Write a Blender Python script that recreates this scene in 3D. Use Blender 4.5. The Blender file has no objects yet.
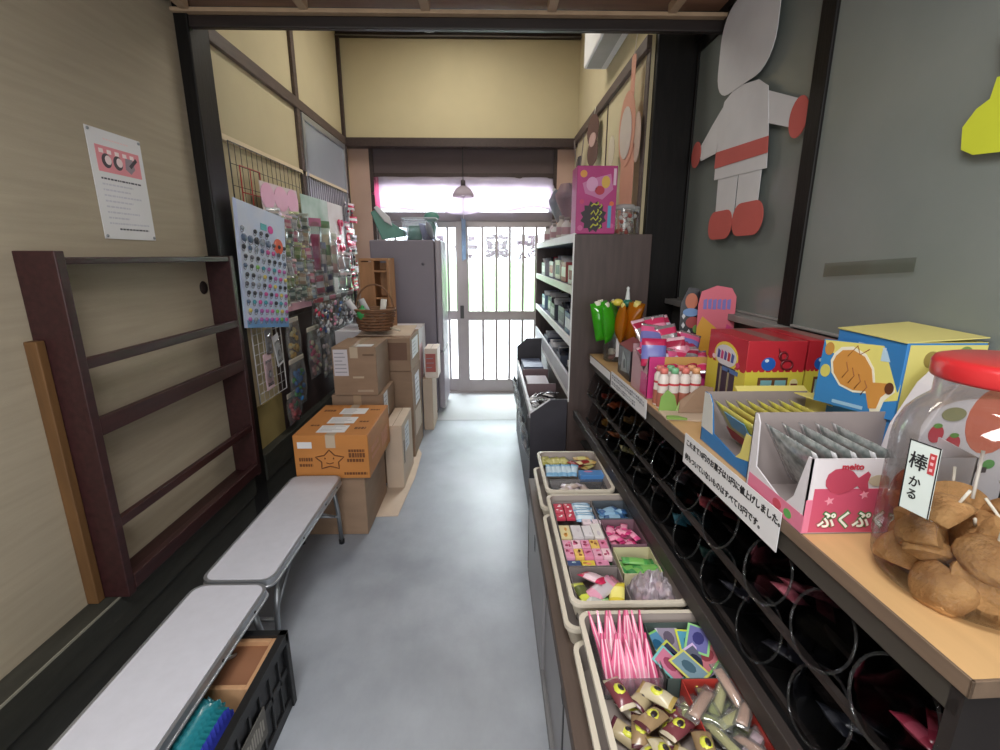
import bpy, bmesh, math, random
from mathutils import Matrix, Vector
random.seed(7)
SC = bpy.context.scene
COL = SC.collection
R = math.radians

# ------------------------------------------------------------------ materials
def lin(c):
    out = []
    for v in c[:3]:
        v = v / 255.0
        out.append(v / 12.92 if v <= 0.04045 else ((v + 0.055) / 1.055) ** 2.4)
    return tuple(out) + (1.0,)

MATS = {}
def M(name, col, rough=0.6, metal=0.0, var=0.10, nscale=6.0, bump=0.0, bscale=40.0, stretch=(1, 1, 1),
      col2=None, spec=0.5, coat=0.0, trans=0.0, emit=None, estr=0.0):
    """plain surface with a little procedural unevenness"""
    if name in MATS: return MATS[name]
    m = bpy.data.materials.new(name); m.use_nodes = True
    nt = m.node_tree; b = nt.nodes['Principled BSDF']
    b.inputs['Roughness'].default_value = rough
    b.inputs['Metallic'].default_value = metal
    b.inputs['Specular IOR Level'].default_value = spec
    b.inputs['Coat Weight'].default_value = coat
    b.inputs['Transmission Weight'].default_value = trans
    if emit:
        b.inputs['Emission Color'].default_value = lin(emit); b.inputs['Emission Strength'].default_value = estr
    tc = nt.nodes.new('ShaderNodeTexCoord'); mp = nt.nodes.new('ShaderNodeMapping')
    mp.inputs['Scale'].default_value = stretch
    nt.links.new(tc.outputs['Object'], mp.inputs['Vector'])
    nz = nt.nodes.new('ShaderNodeTexNoise'); nz.inputs['Scale'].default_value = nscale; nz.inputs['Detail'].default_value = 5
    nt.links.new(mp.outputs['Vector'], nz.inputs['Vector'])
    rp = nt.nodes.new('ShaderNodeValToRGB')
    c = lin(col)
    lo = tuple(x * (1 - var) for x in c[:3]) + (1,)
    hi = tuple(min(1, x * (1 + var)) for x in c[:3]) + (1,)
    if col2: lo, hi = c, lin(col2)
    rp.color_ramp.elements[0].position = 0.3; rp.color_ramp.elements[1].position = 0.7
    rp.color_ramp.elements[0].color = lo; rp.color_ramp.elements[1].color = hi
    nt.links.new(nz.outputs['Fac'], rp.inputs['Fac'])
    nt.links.new(rp.outputs['Color'], b.inputs['Base Color'])
    if bump:
        n2 = nt.nodes.new('ShaderNodeTexNoise'); n2.inputs['Scale'].default_value = bscale; n2.inputs['Detail'].default_value = 4
        nt.links.new(mp.outputs['Vector'], n2.inputs['Vector'])
        bp = nt.nodes.new('ShaderNodeBump'); bp.inputs['Strength'].default_value = bump; bp.inputs['Distance'].default_value = 0.01
        nt.links.new(n2.outputs['Fac'], bp.inputs['Height']); nt.links.new(bp.outputs['Normal'], b.inputs['Normal'])
    MATS[name] = m
    return m

def CLEAR(name, tint=(245, 248, 248), gloss=0.10, rough=0.06, milk=0.0, milkcol=(235, 238, 240), fres=0.55):
    """thin clear plastic or glass: mostly see-through, Fresnel gloss, optional milkiness"""
    if name in MATS: return MATS[name]
    m = bpy.data.materials.new(name); m.use_nodes = True
    nt = m.node_tree; nt.nodes.clear()
    out = nt.nodes.new('ShaderNodeOutputMaterial')
    tr = nt.nodes.new('ShaderNodeBsdfTransparent'); tr.inputs['Color'].default_value = lin(tint)
    gl = nt.nodes.new('ShaderNodeBsdfGlossy'); gl.inputs['Roughness'].default_value = rough
    fr = nt.nodes.new('ShaderNodeLayerWeight'); fr.inputs['Blend'].default_value = 0.25
    ml = nt.nodes.new('ShaderNodeMath'); ml.operation = 'MULTIPLY_ADD'; ml.inputs[1].default_value = fres; ml.inputs[2].default_value = gloss * 0.4
    nt.links.new(fr.outputs['Fresnel'], ml.inputs[0])
    mx = nt.nodes.new('ShaderNodeMixShader')
    nt.links.new(ml.outputs[0], mx.inputs[0]); nt.links.new(tr.outputs[0], mx.inputs[1]); nt.links.new(gl.outputs[0], mx.inputs[2])
    last = mx
    if milk:
        df = nt.nodes.new('ShaderNodeBsdfDiffuse'); df.inputs['Color'].default_value = lin(milkcol)
        tl = nt.nodes.new('ShaderNodeBsdfTranslucent'); tl.inputs['Color'].default_value = lin(milkcol)
        ad = nt.nodes.new('ShaderNodeMixShader'); ad.inputs[0].default_value = 0.5
        nt.links.new(df.outputs[0], ad.inputs[1]); nt.links.new(tl.outputs[0], ad.inputs[2])
        m2 = nt.nodes.new('ShaderNodeMixShader'); m2.inputs[0].default_value = milk
        nt.links.new(mx.outputs[0], m2.inputs[1]); nt.links.new(ad.outputs[0], m2.inputs[2]); last = m2
    nt.links.new(last.outputs[0], out.inputs['Surface'])
    MATS[name] = m
    return m

def P(col, rough=0.5, **k):       # printed card / plastic of one colour, made on demand
    g = 0.3 * col[0] + 0.59 * col[1] + 0.11 * col[2]; col = tuple(int(v * .9 + g * .1) for v in col)
    return M('print_%02x%02x%02x_%d' % (col[0], col[1], col[2], int(rough * 100)), col, rough, var=0.05, **k)

# ------------------------------------------------------------------ mesh builder
class MB:
    def __init__(s):
        s.v = []; s.f = []; s.m = []; s.sm = []; s.mats = []
    def slot(s, mat):
        if mat not in s.mats: s.mats.append(mat)
        return s.mats.index(mat)
    def add(s, vs, fs, mat, smooth=False, T=None):
        o = len(s.v); k = s.slot(mat)
        for p in vs:
            p = Vector(p)
            s.v.append(tuple(T @ p) if T else tuple(p))
        for f in fs:
            s.f.append(tuple(i + o for i in f)); s.m.append(k); s.sm.append(smooth)
        return s
    def box(s, x0, x1, y0, y1, z0, z1, mat, T=None):
        vs = [(x0, y0, z0), (x1, y0, z0), (x1, y1, z0), (x0, y1, z0), (x0, y0, z1), (x1, y0, z1), (x1, y1, z1), (x0, y1, z1)]
        fs = [(0, 3, 2, 1), (4, 5, 6, 7), (0, 1, 5, 4), (1, 2, 6, 5), (2, 3, 7, 6), (3, 0, 4, 7)]
        return s.add(vs, fs, mat, False, T)
    def prism(s, pts, a, b, mat, axis='z', T=None, smooth=False):
        """2-D outline (counter-clockwise) extruded from a to b along an axis; the outline's plane is (x,y), (y,z) or (x,z)"""
        n = len(pts)
        def w(p, h):
            return (p[0], p[1], h) if axis == 'z' else ((h, p[0], p[1]) if axis == 'x' else (p[0], h, p[1]))
        vs = [w(p, a) for p in pts] + [w(p, b) for p in pts]
        fs = [tuple(range(n - 1, -1, -1)), tuple(range(n, 2 * n))]
        for i in range(n):
            j = (i + 1) % n; fs.append((i, j, n + j, n + i))
        return s.add(vs, fs, mat, smooth, T)
    def plate(s, c, t, mat, T=None):
        """4 corners (3-D) given thickness t along their normal"""
        c = [Vector(p) for p in c]
        nrm = (c[1] - c[0]).cross(c[2] - c[0]).normalized() * t
        vs = c + [p - nrm for p in c]; n = len(c)
        fs = [tuple(range(n)), tuple(range(2 * n - 1, n - 1, -1))]
        for i in range(n):
            j = (i + 1) % n; fs.append((i, n + i, n + j, j))
        return s.add(vs, fs, mat, False, T)
    def tube(s, pts, r, mat, n=8, closed=False, T=None, r1=None):
        pts = [Vector(p) for p in pts]; N = len(pts); rings = []
        prev = None
        for i, p in enumerate(pts):
            if closed: d = pts[(i + 1) % N] - pts[i - 1]
            elif i == 0: d = pts[1] - pts[0]
            elif i == N - 1: d = pts[-1] - pts[-2]
            else: d = (pts[i + 1] - p).normalized() + (p - pts[i - 1]).normalized()
            d.normalize()
            if prev is None:
                u = d.orthogonal().normalized()
            else:
                u = prev - d * prev.dot(d)
                u = u.normalized() if u.length > 1e-6 else d.orthogonal().normalized()
            prev = u; w = d.cross(u)
            rr = r if r1 is None else r + (r1 - r) * i / max(1, N - 1)
            rings.append([p + (u * math.cos(2 * math.pi * k / n) + w * math.sin(2 * math.pi * k / n)) * rr for k in range(n)])
        vs = [q for ring in rings for q in ring]; fs = []
        for i in range(N if closed else N - 1):
            j = (i + 1) % N
            for k in range(n):
                l = (k + 1) % n
                fs.append((i * n + k, i * n + l, j * n + l, j * n + k))
        if not closed:
            fs.append(tuple(range(n - 1, -1, -1))); fs.append(tuple((N - 1) * n + k for k in range(n)))
        return s.add(vs, fs, mat, True, T)
    def lathe(s, prof, mat, n=24, T=None, caps=False, sx=1.0, sy=1.0):
        vs = []; fs = []
        for r, z in prof:
            for k in range(n):
                a = 2 * math.pi * k / n; vs.append((r * math.cos(a) * sx, r * math.sin(a) * sy, z))
        for i in range(len(prof) - 1):
            for k in range(n):
                l = (k + 1) % n
                fs.append((i * n + k, i * n + l, (i + 1) * n + l, (i + 1) * n + k))
        if caps:
            fs.append(tuple(range(n - 1, -1, -1))); fs.append(tuple((len(prof) - 1) * n + k for k in range(n)))
        return s.add(vs, fs, mat, True, T)
    def ball(s, c, r, mat, n=10, m=6, T=None):
        if not isinstance(r, (tuple, list)): r = (r, r, r)
        vs = [(c[0], c[1], c[2] - r[2])]; fs = []
        for i in range(1, m):
            t = math.pi * i / m
            for k in range(n):
                a = 2 * math.pi * k / n
                vs.append((c[0] + r[0] * math.sin(t) * math.cos(a), c[1] + r[1] * math.sin(t) * math.sin(a), c[2] - r[2] * math.cos(t)))
        vs.append((c[0], c[1], c[2] + r[2])); L = len(vs) - 1
        for k in range(n):
            fs.append((0, 1 + (k + 1) % n, 1 + k)); fs.append((L, L - n + k, L - n + (k + 1) % n))
        for i in range(m - 2):
            for k in range(n):
                l = (k + 1) % n; a = 1 + i * n
                fs.append((a + k, a + l, a + n + l, a + n + k))
        return s.add(vs, fs, mat, True, T)
    def pillow(s, w, l, h, mat, crimp=None, T=None, nx=8, ny=10, wob=0.0, band=None):
        """a sealed packet: puffed middle, flat crimped ends (along y); band = another colour across the middle"""
        rnd = random.Random(int(w * 1e5 + l * 1e4 + h * 1e6))
        top = []; bot = []
        for j in range(ny + 1):
            v = -1 + 2 * j / ny
            for i in range(nx + 1):
                u = -1 + 2 * i / nx
                e = max(0.0, 1 - (abs(v) / 0.86) ** 2.2) ** 0.55 * max(0.0, 1 - abs(u) ** 2.4) ** 0.6
                zz = h * 0.5 * e + (rnd.uniform(-1, 1) * wob * h * e)
                pin = 1 - 0.05 * (1 - abs(v)) * 0
                top.append((u * w / 2 * pin, v * l / 2, zz + 0.0004)); bot.append((u * w / 2 * pin, v * l / 2, -zz - 0.0004))
        W = nx + 1; n = len(top)
        groups = {'a': [], 'c': [], 'b': []}
        for j in range(ny):
            v = abs(-1 + 2 * (j + .5) / ny)
            key = 'c' if (crimp and v > 0.8) else ('b' if (band and v < 0.42) else 'a')
            for i in range(nx):
                a = j * W + i
                groups[key].append((a, a + 1, a + W + 1, a + W)); groups[key].append((n + a, n + a + W, n + a + W + 1, n + a + 1))
        for j in range(ny):
            a = j * W; b = a + nx
            groups['a'].append((a, a + W, n + a + W, n + a)); groups['a'].append((b, n + b, n + b + W, b + W))
        for i in range(nx):
            a = i; b = ny * W + i
            groups['a'].append((a, n + a, n + a + 1, a + 1)); groups['a'].append((b, b + 1, n + b + 1, n + b))
        o = len(s.v)
        for p in top + bot:
            p = Vector(p); s.v.append(tuple(T @ p) if T else tuple(p))
        for key, mm in (('a', mat), ('c', crimp or mat), ('b', band or mat)):
            if not groups[key]: continue
            k = s.slot(mm)
            for f in groups[key]:
                s.f.append(tuple(i + o for i in f)); s.m.append(k); s.sm.append(True)
        return s
    def text(s, string, size, mat, T, depth=0.0006, align='CENTER', bold=0.0, sx=1.0):
        cu = bpy.data.curves.new('lettering', 'FONT'); cu.body = string; cu.size = size
        cu.align_x = align; cu.align_y = 'CENTER'; cu.extrude = depth / 2; cu.offset = bold; cu.resolution_u = 3
        ob = bpy.data.objects.new('lettering', cu); COL.objects.link(ob)
        dg = bpy.context.evaluated_depsgraph_get(); dg.update()
        me = bpy.data.meshes.new_from_object(ob.evaluated_get(dg))
        vs = [(v.co.x * sx, v.co.y, v.co.z) for v in me.vertices]; fs = [tuple(p.vertices) for p in me.polygons]
        bpy.data.objects.remove(ob); bpy.data.curves.remove(cu); bpy.data.meshes.remove(me)
        return s.add(vs, fs, mat, False, T)
    def build(s, name, parent=None, loc=None, bevel=0.0, seg=2, rot=None):
        me = bpy.data.meshes.new(name)
        me.from_pydata(s.v, [], s.f); me.update()
        for mt in s.mats: me.materials.append(mt)
        me.polygons.foreach_set('material_index', s.m)
        me.polygons.foreach_set('use_smooth', s.sm)
        bm = bmesh.new(); bm.from_mesh(me); bmesh.ops.recalc_face_normals(bm, faces=bm.faces); bm.to_mesh(me); bm.free()
        ob = bpy.data.objects.new(name, me); COL.objects.link(ob)
        if loc: ob.location = loc
        if rot: ob.rotation_euler = rot
        if parent: ob.parent = parent
        if bevel:
            md = ob.modifiers.new('Bevel', 'BEVEL'); md.width = bevel; md.segments = seg; md.limit_method = 'ANGLE'; md.angle_limit = R(40)
            md.harden_normals = False
        return ob

def tag(o, label, cat, group=None, kind=None):
    o['label'] = label; o['category'] = cat
    if group: o['group'] = group
    if kind: o['kind'] = kind
    return o
def thing(name, label, cat, loc=(0, 0, 0), rotz=0.0, group=None):
    o = bpy.data.objects.new(name, None); COL.objects.link(o); o.empty_display_size = 0.05
    o.location = loc; o.rotation_euler = (0, 0, rotz)
    return tag(o, label, cat, group)
def struct(o):
    o['kind'] = 'structure'; return o
def copy_tree(src, loc, rot=None, label=None, group=None):
    c = src.copy(); COL.objects.link(c); c.location = loc
    if rot is not None: c.rotation_euler = rot
    if label: c['label'] = label
    if group: c['group'] = group
    for ch in list(src.children):
        d = ch.copy(); COL.objects.link(d); d.parent = c
        for g in list(ch.children):
            e = g.copy(); COL.objects.link(e); e.parent = d
    return c
def frame(o, right, up):
    """matrix whose x runs along right, y along up, z out of the face"""
    r = Vector(right).normalized(); u = Vector(up); u = (u - r * u.dot(r)).normalized(); n = r.cross(u)
    return Matrix(((r.x, u.x, n.x, o[0]), (r.y, u.y, n.y, o[1]), (r.z, u.z, n.z, o[2]), (0, 0, 0, 1)))
def rrect(x0, x1, y0, y1, r, n=6):
    out = []
    for cx, cy, a0 in ((x1 - r, y1 - r, 0), (x0 + r, y1 - r, 90), (x0 + r, y0 + r, 180), (x1 - r, y0 + r, 270)):
        for k in range(n + 1):
            a = R(a0 + 90 * k / n); out.append((cx + r * math.cos(a), cy + r * math.sin(a)))
    return out
def oval(cx, cy, rx, ry, n=20):
    return [(cx + rx * math.cos(2 * math.pi * k / n), cy + ry * math.sin(2 * math.pi * k / n)) for k in range(n)]
def T3(x, y, z, rx=0, ry=0, rz=0):
    return Matrix.Translation((x, y, z)) @ Matrix.Rotation(rz, 4, 'Z') @ Matrix.Rotation(ry, 4, 'Y') @ Matrix.Rotation(rx, 4, 'X')
ORD = ['first', 'second', 'third', 'fourth', 'fifth', 'sixth', 'seventh', 'eighth', 'ninth', 'tenth', 'eleventh', 'twelfth']

# ------------------------------------------------------------------ common surfaces
def wallpaper():
    m = M('woven_wallpaper', (168, 157, 136), 0.85, var=0.06, nscale=9, stretch=(1, 0.35, 6), bump=0.25, bscale=120)
    return m
WALLPAPER = wallpaper()
PLASTER = M('cream_plaster', (194, 182, 148), 0.85, var=0.04, nscale=3, bump=0.06, bscale=200)
PINKPL = M('pinkish_plaster', (190, 160, 146), 0.85, var=0.05, nscale=4)
POST = M('black_lacquered_post', (20, 18, 17), 0.5, spec=.25, var=0.3, nscale=14, stretch=(4, 4, 0.4), bump=0.1)
DARKW = M('dark_brown_wood', (58, 43, 40), 0.5, var=0.25, nscale=10, stretch=(5, 0.6, 5), bump=0.08)
RAILW = M('weathered_brown_rail', (84, 70, 64), 0.6, var=0.2, nscale=12, stretch=(5, 0.5, 5))
REDW = M('mahogany_stained_wood', (50, 25, 26), 0.42, var=0.28, nscale=9, stretch=(6, 0.6, 6), bump=0.06)
SILL = M('dark_olive_sill', (48, 48, 42), 0.6, var=0.25, nscale=8, stretch=(3, 0.6, 3), bump=0.1)
PALEW = M('pale_ochre_plank', (98, 68, 36), 0.65, var=0.2, nscale=8, stretch=(4, 4, 0.6))
CEILW = M('brown_ceiling_board', (132, 96, 74), 0.7, var=0.15, nscale=7, stretch=(0.6, 5, 5))
JOIST = M('light_ceiling_batten', (176, 150, 122), 0.7, var=0.12, nscale=9)
SHELFW = M('dark_brown_laminate', (80, 67, 64), 0.5, var=0.16, nscale=10, stretch=(5, 5, 0.5))
WHITE = M('white_paint', (226, 226, 226), 0.5, var=0.03)
PAPER = M('white_paper', (222, 222, 224), 0.7, var=0.02)
ALU = M('aluminium', (176, 180, 186), 0.35, metal=0.75, var=0.06)
STEEL = M('grey_steel_tube', (150, 155, 160), 0.35, metal=0.7, var=0.06)
BLACK = M('black_plastic', (18, 19, 21), 0.45, var=0.15)
INK = M('black_ink', (28, 28, 32), 0.6, var=0.05)
CARD = M('brown_cardboard', (148, 122, 100), 0.75, var=0.10, nscale=5, stretch=(1, 1, 3))
CARDL = M('pale_cardboard', (198, 178, 158), 0.75, var=0.08, nscale=5)
CARDG = M('grey_inside_of_carton', (150, 140, 138), 0.8, var=0.05)
TAPE = M('brown_packing_tape', (176, 150, 122), 0.25, var=0.06, spec=0.6)
TAPEC = M('clear_packing_tape', (188, 170, 148), 0.2, var=0.06, spec=0.7)
CLEARP = CLEAR('clear_plastic', gloss=0.10)
FILM = CLEAR('clear_film', gloss=0.22, rough=0.12, milk=0.12)
ACRYL = CLEAR('dark_clear_jar_plastic', tint=(205, 206, 208), gloss=0.05, rough=0.1, fres=.3)
# ------------------------------------------------------------------ camera
cam_d = bpy.data.cameras.new('camera'); cam = bpy.data.objects.new('camera', cam_d); COL.objects.link(cam)
cam.location = (0, 0, 1.5)
cam.rotation_euler = (R(90) - math.atan(119 / 475), 0, -R(1.17))
cam_d.sensor_fit = 'HORIZONTAL'; cam_d.sensor_width = 36; cam_d.lens = 36 * 475 / 1000
cam_d.clip_start = 0.02; cam_d.clip_end = 100
SC.camera = cam
SC.view_settings.view_transform = 'Standard'; SC.view_settings.look = 'None'
SC.view_settings.gamma = 1.0; SC.view_settings.use_curve_mapping = False
SC.view_settings.exposure = 0.12

# ------------------------------------------------------------------ light: overcast sky through the entrance, one lamp in each half, added lamps behind the camera and outside
w = bpy.data.worlds.new('overcast_sky'); SC.world = w; w.use_nodes = True
bg = w.node_tree.nodes['Background']; bg.inputs['Color'].default_value = (0.93, 0.96, 1.0, 1); bg.inputs['Strength'].default_value = 3.0
def area(name, loc, rot, sx, sy, power, col):
    l = bpy.data.lights.new(name, 'AREA'); l.shape = 'RECTANGLE'; l.size = sx; l.size_y = sy; l.energy = power; l.color = col
    o = bpy.data.objects.new(name, l); COL.objects.link(o); o.location = loc; o.rotation_euler = rot; return o
area('room_ceiling_lamp', (-0.15, 0.05, 2.52), (0, 0, 0), 0.9, 0.5, 38, (1.0, 0.98, 0.97))
area('entry_ceiling_lamp', (-0.25, 3.9, 3.5), (0, 0, 0), 0.5, 0.9, 22, (1.0, 0.95, 0.85))
area('rear_fill_lamp', (0.0, -1.72, 1.6), (R(90), 0, 0), 2.2, 1.5, 46, (0.95, 0.98, 1.0))  # added fill lamp behind the camera; the rear wall has no window
area('added_daylight_lamp', (-0.28, 7.3, 3.6), (R(-62), 0, 0), 2.6, 1.6, 2900, (0.93, 0.96, 1.0))  # added area lamp out of view, boosts the daylight coming through the door

# ------------------------------------------------------------------ the room
XL, XR, XE = -1.40, 1.06, 0.85
def concrete():
    m = M('worn_concrete', (138, 144, 153), 0.4, var=0.10, nscale=2.2, bump=0.05, bscale=60, col2=(170, 176, 185))
    nt = m.node_tree; b = nt.nodes['Principled BSDF']
    n = nt.nodes.new('ShaderNodeTexNoise'); n.inputs['Scale'].default_value = 7; n.inputs['Detail'].default_value = 8; n.inputs['Roughness'].default_value = 0.7
    rp = nt.nodes.new('ShaderNodeValToRGB'); rp.color_ramp.elements[0].position = 0.35; rp.color_ramp.elements[1].position = 0.62
    rp.color_ramp.elements[0].color = (0.72, 0.72, 0.73, 1); rp.color_ramp.elements[1].color = (1, 1, 1, 1)
    mx = nt.nodes.new('ShaderNodeMixRGB'); mx.blend_type = 'MULTIPLY'; mx.inputs[0].default_value = 0.55
    src = b.inputs['Base Color'].links[0].from_socket
    nt.links.new(n.outputs['Fac'], rp.inputs['Fac']); nt.links.new(src, mx.inputs[1]); nt.links.new(rp.outputs['Color'], mx.inputs[2])
    nt.links.new(mx.outputs[0], b.inputs['Base Color'])
    r2 = nt.nodes.new('ShaderNodeMapRange'); r2.inputs['To Min'].default_value = 0.28; r2.inputs['To Max'].default_value = 0.5
    nt.links.new(n.outputs['Fac'], r2.inputs['Value']); nt.links.new(r2.outputs[0], b.inputs['Roughness'])
    return m
CONC = concrete()
struct(MB().box(XL - .1, 1.3, -1.8, 4.24, -0.06, 0, CONC).build('floor'))
struct(MB().box(XL - .1, 1.3, 4.25, 5.45, -0.06, 0.0, M('pale_entry_concrete', (178, 180, 184), 0.5, var=0.06, nscale=4)).build('floor_entry'))
struct(MB().box(-4, 4, 5.46, 9.0, -0.08, -0.03, M('street_paving', (170, 172, 175), 0.8, var=0.06)).build('floor_street'))
# left wall: papered near part, plaster in the entry
struct(MB().box(XL - .08, XL, -1.8, 2.5, 0, 2.66, WALLPAPER).build('wall_left'))
struct(MB().box(XL - .08, XL, 2.5, 5.4, 0, 3.62, PLASTER).build('wall_left_entry'))
struct(MB().box(XL - .04, -1.34, 2.46, 2.63, 0, 2.60, POST).build('trim_1', bevel=.006))
struct(MB().box(XL - .02, -1.372, 2.63, 2.69, 0.33, 2.46, RAILW).build('trim_2', bevel=.003))
mb = MB(); mb.box(XL, -1.318, -1.8, 2.46, .20, .33, SILL).box(XL, -1.335, -1.8, 2.46, 0, .20, SILL)
struct(mb.build('trim_3', bevel=.004))
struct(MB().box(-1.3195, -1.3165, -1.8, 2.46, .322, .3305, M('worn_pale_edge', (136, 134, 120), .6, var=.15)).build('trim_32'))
mb = MB(); mb.box(XL, -1.33, 2.63, 5.0, .20, .36, SILL).box(XL, -1.345, 2.63, 5.0, 0, .20, SILL)
struct(mb.build('trim_4', bevel=.004))
struct(MB().box(XL, -1.372, 2.69, 4.99, 2.53, 2.60, RAILW).build('trim_5', bevel=.003))           # rail across the upper left wall
struct(MB().box(XL, -1.376, 3.79, 3.85, 1.3, 2.53, RAILW).build('trim_6', bevel=.003))
struct(MB().box(XL, -1.376, 3.79, 3.85, 2.60, 3.3, RAILW).build('trim_7', bevel=.003))
struct(MB().box(XL, -1.37, 4.955, 4.995, 0.36, 3.44, DARKW).build('trim_8', bevel=.003))
# frosted window of the left entry wall
wf = MB(); y0, y1, z0, z1 = 3.87, 4.94, 1.2, 2.525
for a in ((y0, y1, z1 - .045, z1), (y0, y1, z0, z0 + .045)): wf.box(XL, -1.372, a[0], a[1], a[2], a[3], ALU)
for a in ((y0, y0 + .045), (y1 - .045, y1)): wf.box(XL, -1.372, a[0], a[1], z0 + .045, z1 - .045, ALU)
win = struct(wf.build('window_1', bevel=.003))
g = MB().box(XL + .001, -1.386, y0 + .045, y1 - .045, z0 + .045, z1 - .045, M('frosted_pane', (150, 156, 166), 0.35, var=0.04, nscale=3)).build('glass_pane', win)
# beam between the two rooms, ceilings
mb = MB(); mb.box(XL - .08, 1.2, 2.47, 2.505, 2.496, 2.545, M('black_beam', (38, 30, 28), 0.5, var=.25, nscale=9, stretch=(.5, 4, 4)))
mb.box(XL - .08, 1.2, 2.505, 2.66, 2.60, 2.70, MATS['black_beam'])
struct(mb.build('trim_9', bevel=.006))
struct(MB().tube([(XL, 4.955, 3.447), (-.9, 4.957, 3.442), (-.2, 4.957, 3.447), (.5, 4.957, 3.442), (.85, 4.955, 3.447)], .006, M('grey_cable', (120, 116, 112), .5)).build('trim_10'))
struct(MB().box(XL - .08, 1.2, 2.44, 2.50, 2.545, 2.562, JOIST).build('trim_11', bevel=.003))
for i, x in enumerate((-1.335, -.815, -.28, .28, .82)):
    struct(MB().box(x - .02, x + .02, -1.8, 2.44, 2.552, 2.59, JOIST).build('trim_%d' % (12 + i), bevel=.003))
struct(MB().box(XL - .08, 1.3, -1.8, 2.50, 2.59, 2.66, CEILW).build('ceiling'))
struct(MB().box(XL - .08, 1.2, 2.60, 5.4, 3.6, 3.66, CEILW).build('ceiling_entry'))
struct(MB().box(XL - .08, 1.2, 2.60, 2.66, 2.68, 3.6, PLASTER).build('wall_over_beam'))
# back of the entry
struct(MB().box(XL, 1.2, 5.0, 5.06, 2.60, 3.6, PLASTER).build('wall_back'))
struct(MB().box(XL, .85, 4.965, 5.0, 3.436, 3.57, MATS['black_beam']).build('trim_33', bevel=.004))
struct(MB().box(XL, 1.2, 4.975, 5.08, 2.52, 2.60, DARKW).build('trim_17', bevel=.004))
struct(MB().box(XL, -1.20, 5.12, 5.2, 0, 2.56, PINKPL).build('wall_back_left'))
struct(MB().box(.68, 1.2, 5.12, 5.2, 0, 2.56, PINKPL).build('wall_back_right'))
struct(MB().box(-1.20, .68, 5.16, 5.22, 2.29, 2.60, M('dark_mauve_board', (92, 78, 80), .6, var=.1, nscale=5, stretch=(.4, 3, 3))).build('trim_18'))
struct(MB().box(-1.22, .70, 5.14, 5.24, 2.26, 2.31, DARKW).build('trim_19', bevel=.003))
for i, (a, b) in enumerate(((-1.215, -1.165), (.645, .70))):
    struct(MB().box(a, b, 5.13, 5.27, 0, 2.56, DARKW).build('trim_%d' % (20 + i), bevel=.004))
struct(MB().box(-1.175, .65, 5.17, 5.27, 1.85, 1.94, M('grey_door_lintel', (120, 112, 116), .5, var=.08)).build('trim_22', bevel=.003))
# transom window above the door (its pane lies behind the draped sheet)
tw = MB()
for a, b in ((-1.175, -1.14), (-.28, -.24), (.615, .65)): tw.box(a, b, 5.22, 5.25, 1.94, 2.26, ALU)
tw = struct(tw.build('window_2')); MB().box(-1.14, .615, 5.23, 5.236, 1.94, 2.26, CLEAR('entry_glass', milk=.03, gloss=.06)).build('glass_pane', tw)
# two sliding aluminium sashes with bars
DOORALU = M('silver_bronze_aluminium', (168, 160, 160), .4, metal=.35, var=.05)
def sash(name, x0, x1, y, bars, lx):
    mb = MB()
    mb.box(x0, x0 + lx, y, y + .03, 0.01, 1.85, DOORALU); mb.box(x1 - .07, x1, y, y + .03, 0.01, 1.85, DOORALU)
    mb.box(x0 + lx, x1 - .07, y, y + .03, .01, .15, DOORALU); mb.box(x0 + lx, x1 - .07, y, y + .03, .82, .92, DOORALU); mb.box(x0 + lx, x1 - .07, y, y + .03, 1.79, 1.85, DOORALU)
    for bx in bars:
        mb.box(bx - .013, bx + .013, y + .008, y + .022, .15, .82, DOORALU); mb.box(bx - .013, bx + .013, y + .008, y + .022, .92, 1.79, DOORALU)
    d = struct(mb.build(name, bevel=.002))
    MB().box(x0 + lx, x1 - .07, y + .024, y + .029, .15, .82, CLEAR('frosted_door_glass', milk=.35, gloss=.05)).build('lower_pane', d)
    MB().box(x0 + lx, x1 - .07, y + .024, y + .029, .92, 1.79, MATS['entry_glass']).build('upper_pane', d)
    return d
d1 = sash('door_1', -.36, .65, 5.18, (-.08, .068, .21, .352, .49), .125)
d2 = sash('door_2', -1.175, -.23, 5.225, (-1.0, -.86, -.72, -.58, -.45), .07)
MB().box(-.325, -.285, 5.172, 5.18, .84, .98, M('dark_door_pull', (60, 58, 60), .4)).build('door_handle', d1)
struct(MB().box(-1.2, .68, 5.15, 5.28, 0, .012, DOORALU).build('trim_23'))
# right entry wall
struct(MB().box(XE, XE + .08, 2.80, 5.4, 0, 3.62, PLASTER).build('wall_right_entry'))
struct(MB().box(XE - .028, XE, 2.80, 5.0, 2.55, 2.615, RAILW).build('trim_24', bevel=.003))
struct(MB().box(XE - .006, XE, 3.725, 3.74, 1.0, 2.55, RAILW).build('trim_25'))
struct(MB().box(XE - .008, XE, 2.80, 2.86, 1.0, 2.55, RAILW).build('trim_26'))
struct(MB().box(.868, 1.16, 2.755, 2.86, 0, 2.70, POST).build('trim_27', bevel=.006))
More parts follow.
